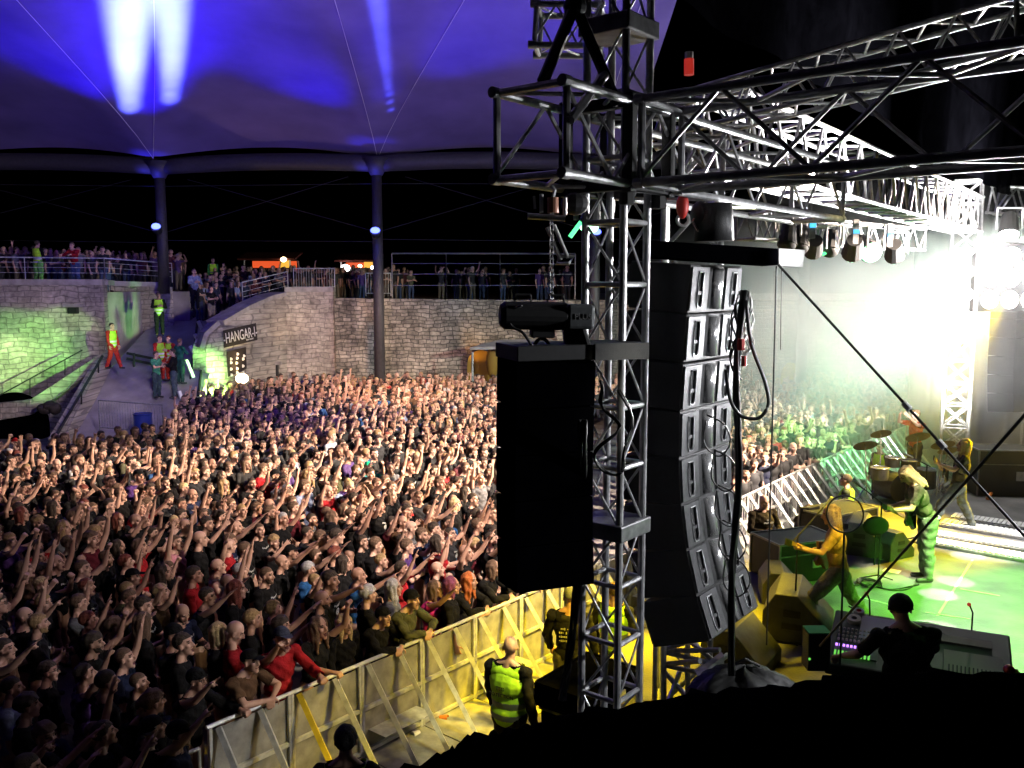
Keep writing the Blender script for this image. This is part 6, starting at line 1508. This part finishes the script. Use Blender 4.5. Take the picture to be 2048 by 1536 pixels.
# 300 people in all are built one by one: the nearest ones
n_fixed = sum(1 for o in bpy.data.objects if o.get('category') == 'person')
near = sorted(range(len(cands)), key=lambda i: cands[i][0].y + (0 if i not in chosen else -100))
near = [i for i in near if (-30 < cands[i][3][0] < 2048 and cands[i][3][1] < 1600)]
K = 296 - n_fixed
single = set(near[:K])
HT = ['short'] * 9 + ['tousled'] * 3 + ['buzz'] * 4 + ['long'] * 3 + ['bob'] + ['bald'] * 2 + ['cap', 'beanie']
HCW = ['dark'] * 10 + ['brown'] * 11 + ['fair'] * 3 + ['blond'] * 1 + ['auburn', 'grey']
SHW = ['black'] * 34 + ['charcoal'] * 4 + ['navy'] * 2 + ['grey'] * 1 + ['white', 'maroon', 'olive', 'red', 'purple', 'pale blue', 'brown', 'brown', 'navy', random.choice(['green', 'blue'])]
PZ = ['stand'] * 10 + ['stand_turned'] * 7 + ['stand_tall'] * 6 + ['horn_r_wide'] * 3 + ['fist_r_bent'] * 3 + ['high_l_bent'] * 2 + ['both_high_wide'] * 1 + ['folded'] * 6 + ['horn_r'] * 4 + ['horn_l'] * 2 + ['fist_r'] * 2 + ['fist_l'] * 2 + ['both_high'] * 2 + ['high_l'] * 2 + ['point_r'] * 2 + ['reach_two'] * 2 + ['phone'] * 2 + ['clap'] * 2 + ['horns_fwd'] * 3 + ['two_horns'] * 1 + ['looking_down'] * 2
PZF = ['rail'] * 3 + ['rail_fold'] * 4 + ['rail_horn'] * 2 + ['rail_fist']
ords = ['front row', 'second row', 'third row', 'fourth row', 'fifth row', 'sixth row', 'seventh row', 'eighth row', 'ninth row', 'tenth row', 'eleventh row', 'twelfth row', 'thirteenth row', 'fourteenth row', 'fifteenth row', 'sixteenth row', 'seventeenth row', 'eighteenth row', 'nineteenth row', 'twentieth row']
def zone(px):
    return 'far left' if px < 170 else 'left' if px < 400 else 'centre left' if px < 640 else 'centre' if px < 850 else 'by the small array' if px < 1180 else 'behind the tower' if px < 1480 else 'right of the arrays'
HW = {'bald': 'bald', 'buzz': 'cropped', 'short': 'short', 'tousled': 'shaggy', 'long': 'long', 'bob': 'bobbed', 'curly': 'curly', 'cap': 'capped', 'beanie': 'beanie wearing'}
labels = {}
singles = []
for i in sorted(single, key=lambda i: cands[i][3][0]):
    q, row, s, pp = cands[i]
    if i in chosen:
        px, py, hair, hc, shirt, sl, pk, ex, lab = chosen[i]
        pr = {600: 2, 650: 4, 415: 1, 930: 3, 455: 1}.get(px)
    else:
        hair = random.choice(HT); hc = random.choice(HCW); shirt = random.choice(SHW); pk = random.choice(PZF if row == 0 else PZ); sl = random.choice([1, 1, 1, 2]); ex = ()
        r_ = random.random()
        if r_ < .08: ex = ('glasses',)
        elif r_ < .18 and hair not in ('long', 'bob', 'curly'): ex = ('beard',)
        pr = random.choice([None, None, 1, 2, 3, 4]) if shirt in ('black', 'charcoal', 'navy') else None
        hw = HW[hair] if hair in ('bald', 'capped') or hair in ('cap', 'beanie') else HW[hair] + ' ' + hc + ' haired'
        acc = ' with glasses' if 'glasses' in ex else ' bearded' if 'beard' in ex else ''
        rw = ords[row] if row < len(ords) else 'back rows'
        lab = '%s person%s, %s shirt, %s, %s %s' % (hw.replace('beanie wearing', 'beanied').replace(' haired', '-haired').replace('cropped', 'cropped'), acc, shirt, POSE_WORDS[pk], rw, zone(pp[0]))
        labels.setdefault(lab, []).append(i)
    singles.append((i, hair, hc, shirt, sl, pk, ex, lab, pr))
dup = {k: 0 for k, v in labels.items() if len(v) > 1}
for i, hair, hc, shirt, sl, pk, ex, lab, pr in singles:
    q, row, s, pp = cands[i]
    if lab in dup:
        dup[lab] += 1; lab = lab.replace(' person', ' %s person' % ['leftmost', 'next', 'third', 'fourth', 'fifth'][min(dup[lab] - 1, 4)], 1)
    if len(lab.split()) > 16: lab = lab.replace(' shirt,', ' top,').replace('raised to face', 'up').replace('on the rail', 'on rail').replace(' making', ':').replace('-haired', '')
    lab = ' '.join(lab.split()[:16])
    h = random.gauss(1.0, .04); h = min(max(h, .9), 1.1)
    tone = random.uniform(-.35, .35) if pk != 'looking_down' else random.uniform(-.8, .8)
    if row == 0: tone *= .4
    yw = yaw_to(q, j=tone)
    if row == 0: yw = fa + random.uniform(-.15, .35)
    put(lab, q, yw, pk, hair, hc, shirt, sl if pk not in ('looking_down', 'two_horns', 'clap') else 1, random.choice([(.02, .02, .025), (.03, .045, .09), (.05, .05, .05)]), 'concert audience', h, extra=ex, pr=pr, full=(row == 0 and s > 6))
t = thing('hand_rail', 'thin bare steel hand rail at the very bottom left of the barrier', 'rail', G(380, 1500, 1.1)); MB().tube(G(300, 1536, 1.15), G(398, 1497, 1.15), .02).build('rail', M['steel'], t); MB().tube(G(398, 1497, 1.15), G(398, 1497, 1.15) - Vector((0, 0, 1.1)), .018).build('post', M['steel'], t)
# ---- the rest of the crowd as one object
LOWV = []
def low(key, sleeve, hair, ratio=.075):
    B = body(key, POSES[key], sleeve)
    me = bpy.data.meshes.new('t'); me.from_pydata([tuple(x) for x in B.v], [], B.f); ob = bpy.data.objects.new('t', me); COL.objects.link(ob)
    d = ob.modifiers.new('d', 'DECIMATE'); d.ratio = ratio
    dg = bpy.context.evaluated_depsgraph_get(); o2 = bpy.data.meshes.new_from_object(ob.evaluated_get(dg)); v, f = to_arrays(o2); bpy.data.objects.remove(ob)
    cen = np.array([v[list(x)].mean(0) for x in f]); reg, t = classify(cen, B.prims); mi, q = face_mats(cen, reg, B.hm, B.pose.get('mouth', 0))
    sm, z, loc = shirt_mask(reg, t, cen, sleeve, B.Up, B.Rl, B.piv)
    cls = np.zeros(len(f), int)                       # 0 skin 1 shirt 2 hair 3 trousers 4 dark
    cls[sm] = 1; cls[(reg == 9) | (reg == 10) | ((reg == 0) & (z < .88))] = 3; cls[reg == 11] = 4; cls[(mi == 1) | (mi == 2)] = 4
    n = vnormals(v, f); vq = (np.c_[v, np.ones(len(v))] @ np.array(B.hm.inverted()).T)[:, :3]
    if hair != 'bald':
        hl = np.where(q[:, 0] > .03, .06, np.where(q[:, 0] > -.03, .015, -.08 if hair == 'short' else -.2)); H = (reg == 3) & (q[:, 2] > hl); cls[H] = 2
    fac = np.array([list(x) + [x[-1]] * (4 - len(x)) for x in f], int) if all(len(x) <= 4 for x in f) else None
    tri = [x for x in f]
    vs_ = v.copy()
    used_ = np.zeros(len(v), bool)
    for x, k in zip(f, cls):
        if k == 2:
            for i in x: used_[i] = True
    vs_[used_] += n[used_] * .014
    F3, C3 = [], []
    for x, k in zip(f, cls):
        for j in range(1, len(x) - 1): F3.append((x[0], x[j], x[j + 1])); C3.append(k)
    if hair == 'long':
        hm_ = blob(longprims(.24), .03, 'tmp', M['hairm'], .004); hv, hf = to_arrays(hm_)
        hv = (np.c_[hv, np.ones(len(hv))] @ np.array(B.hm).T)[:, :3]; b = len(vs_); vs_ = np.r_[vs_, hv]
        for x in hf:
            for j in range(1, len(x) - 1): F3.append((x[0] + b, x[j] + b, x[j + 1] + b)); C3.append(2)
    return vs_, np.array(F3), np.array(C3)
LOWS = []
for k, sl, hr_ in [('stand', 1, 'short'), ('folded', 1, 'bald'), ('stand', 1, 'long'), ('horn_r', 1, 'short'), ('horn_l', 1, 'short'), ('fist_r', 1, 'short'), ('high_l', 1, 'short'), ('both_high', 1, 'short'), ('reach_two', 1, 'short'), ('phone', 1, 'short'), ('clap', 1, 'short'), ('horns_fwd', 1, 'long'), ('point_r', 1, 'short'), ('folded', 1, 'short'), ('stand', 1, 'bald'), ('stand_turned', 1, 'short'), ('stand_tall', 1, 'short'), ('horn_r_wide', 1, 'short'), ('fist_r_bent', 1, 'short'), ('both_high_wide', 1, 'short')]:
    v, f, c = low(k, sl, hr_); LOWS.append((k, v, f, c))
AV, AF, AC = [], [], []
base = 0
def add_low(idx, loc, yaw, h, shirt, hc, tr, legs=False):
    global base
    k, v, f, c = LOWS[idx]
    if not legs:
        zc = v[:, 2][f].max(1); kp = zc > .72; f2 = f[kp]; c2 = c[kp]; u, inv = np.unique(f2, return_inverse=True); v2 = v[u]; f2 = inv.reshape(-1, 3)
    else: v2, f2, c2 = v, f, c
    if random.random() < .5: v2 = v2 * np.array([1, -1, 1]); f2 = f2[:, ::-1]
    cs, sn = math.cos(yaw), math.sin(yaw); x = v2 @ np.array([[cs, sn, 0], [-sn, cs, 0], [0, 0, 1]]) * h + np.array(loc)
    skin = np.array(random.choice([(.62, .375, .28), (.5, .29, .21), (.4, .22, .155), (.55, .34, .26)]))
    tab = np.array([skin, SH_COL[shirt], HC_COL[hc], tr, (.03, .02, .02)])
    AV.append(x); AF.append(f2 + base); AC.append(tab[c2]); base += len(x)
random.seed(5)
WT = [12, 3, 5, 2, 2, 2, 1, 1, 1, 2, 2, 2, 1, 7, 3, 9, 8, 3, 3, 1]
nrest = 0
for i, (q, row, s, pp) in enumerate(cands):
    if i in single: continue
    far = q.y > 33
    idx = random.choices(range(len(LOWS)), WT)[0]
    if far and random.random() < .4: idx = random.choice([0, 1, 2, 13])
    add_low(idx, q, yaw_to(q, j=random.uniform(-.4, .4)), min(max(random.gauss(1, .045), .9), 1.12), random.choice(SHW), random.choice(HCW), (.03, .035, .06), legs=row < 2); nrest += 1
# terrace spectators
trng = random.Random(8)
def terr(px, d, z, row):
    p = P(px, 500, d); q = Vector((p.x, d, z))
    add_low(trng.choices(range(len(LOWS)), [9, 3, 3, 1, 0, 1, 0, 0, 0, 2, 2, 0, 0, 6, 3, 5, 3, 0, 0, 0])[0], q, yaw_to(q, j=trng.uniform(-.7, .7)), trng.gauss(1, .05), trng.choice(['black', 'charcoal', 'black', 'navy', 'maroon', 'purple', 'brown', 'charcoal', 'grey', 'black', 'olive']), trng.choice(HCW), trng.choice([(.03, .05, .12), (.02, .02, .03), (.1, .08, .06)]), True)
for row in range(5):
    px = -30
    while px < 345:
        px += trng.uniform(10, 19)
        if trng.random() < .86: terr(px, (36.9 if px < 212 else 40.8) + row * .8 + trng.uniform(0, .3), 5.38, row)
for k in range(46): 
    a = trng.random(); b = .72 + .28 * trng.random(); p = ramp_pt(.35 + .75 * a, b) if b < 1 else ramp_pt(a, 1)
    terr_px = proj(p)[0]; q = Vector((p.x, p.y, p.z)); add_low(trng.choice([0, 1, 2, 13, 14]), q, yaw_to(q, j=trng.uniform(-.8, .8)), .97, trng.choice(['black', 'charcoal', 'grey', 'navy', 'maroon', 'pale blue']), 'brown', trng.choice([(.03, .05, .12), (.02, .02, .03), (.12, .1, .08)]), True)
for k in range(150):
    px = trng.uniform(440, 800); d = trng.uniform(44, 58)
    terr(px, d, 4.80, 0)
for k in range(26): terr(trng.uniform(800, 1160), trng.uniform(44, 52), 4.80, 0)
V_ = np.concatenate(AV); F_ = np.concatenate(AF); C_ = np.concatenate(AC)
me = bpy.data.meshes.new('crowd'); me.vertices.add(len(V_)); me.vertices.foreach_set('co', V_.astype(np.float32).ravel())
me.loops.add(len(F_) * 3); me.loops.foreach_set('vertex_index', F_.astype(np.int32).ravel()); me.polygons.add(len(F_))
me.polygons.foreach_set('loop_start', np.arange(0, len(F_) * 3, 3, dtype=np.int32))
me.update(calc_edges=True)
ca = me.color_attributes.new('cloth_colour', 'FLOAT_COLOR', 'CORNER'); ca.data.foreach_set('color', np.repeat(np.c_[C_, np.ones(len(C_))], 3, axis=0).astype(np.float32).ravel())
me.polygons.foreach_set('use_smooth', [True] * len(F_))
cm = bpy.data.materials.new('crowd_skin_and_cloth'); cm.use_nodes = True; n = cm.node_tree; at = n.nodes.new('ShaderNodeAttribute'); at.attribute_name = 'cloth_colour'
n.links.new(at.outputs['Color'], n.nodes['Principled BSDF'].inputs['Base Color']); n.nodes['Principled BSDF'].inputs['Roughness'].default_value = .75
me.materials.append(cm); o = bpy.data.objects.new('crowd', me); COL.objects.link(o)
tag(o, 'dense mass of distant concert goers filling the courtyard and the terraces', 'crowd', kind='stuff')
print('individual', len(single) + n_fixed, 'merged', nrest, 'tris', len(F_))
# ================================================================= SMOKE (own closed volume over the far stage)
hz = MB().box((10.9, 26.9, 5.4), (19, 23, 11.2))
o = hz.build('stage_smoke', [], None); tag(o, 'pale smoke cloud drifting over the far stage and pit', 'smoke', kind='stuff')
m = bpy.data.materials.new('smoke'); m.use_nodes = True; n = m.node_tree; n.nodes.remove(n.nodes['Principled BSDF'])
pv = n.nodes.new('ShaderNodeVolumePrincipled'); pv.inputs['Color'].default_value = (.9, .9, .9, 1); pv.inputs['Anisotropy'].default_value = .25
n.links.new(pv.outputs[0], n.nodes['Material Output'].inputs['Volume'])
geo = n.nodes.new('ShaderNodeNewGeometry')
def fall(c, rad):     # soft ellipsoid falloff
    s = n.nodes.new('ShaderNodeVectorMath'); s.operation = 'SUBTRACT'; n.links.new(geo.outputs['Position'], s.inputs[0]); s.inputs[1].default_value = c
    d = n.nodes.new('ShaderNodeVectorMath'); d.operation = 'DIVIDE'; n.links.new(s.outputs[0], d.inputs[0]); d.inputs[1].default_value = rad
    l = n.nodes.new('ShaderNodeVectorMath'); l.operation = 'LENGTH'; n.links.new(d.outputs[0], l.inputs[0])
    mr = n.nodes.new('ShaderNodeMapRange'); mr.interpolation_type = 'SMOOTHSTEP'; mr.inputs[1].default_value = .2; mr.inputs[2].default_value = 1; mr.inputs[3].default_value = 1; mr.inputs[4].default_value = 0
    n.links.new(l.outputs['Value'], mr.inputs[0]); return mr.outputs[0]
fo = fall((11, 27, 3.7), (9.3, 11.2, 5.6))
nz = n.nodes.new('ShaderNodeTexNoise'); nz.inputs['Scale'].default_value = .35; nz.inputs['Detail'].default_value = 3; n.links.new(geo.outputs['Position'], nz.inputs['Vector'])
mr = n.nodes.new('ShaderNodeMapRange'); mr.inputs[1].default_value = .32; mr.inputs[2].default_value = .68; mr.inputs[3].default_value = .25; mr.inputs[4].default_value = 1.7; n.links.new(nz.outputs[0], mr.inputs[0])
mu = n.nodes.new('ShaderNodeMath'); mu.operation = 'MULTIPLY'; n.links.new(fo, mu.inputs[0]); n.links.new(mr.outputs[0], mu.inputs[1])
m2 = n.nodes.new('ShaderNodeMath'); m2.operation = 'MULTIPLY'; m2.inputs[1].default_value = .13; n.links.new(mu.outputs[0], m2.inputs[0]); n.links.new(m2.outputs[0], pv.inputs['Density'])
o.data.materials.append(m)
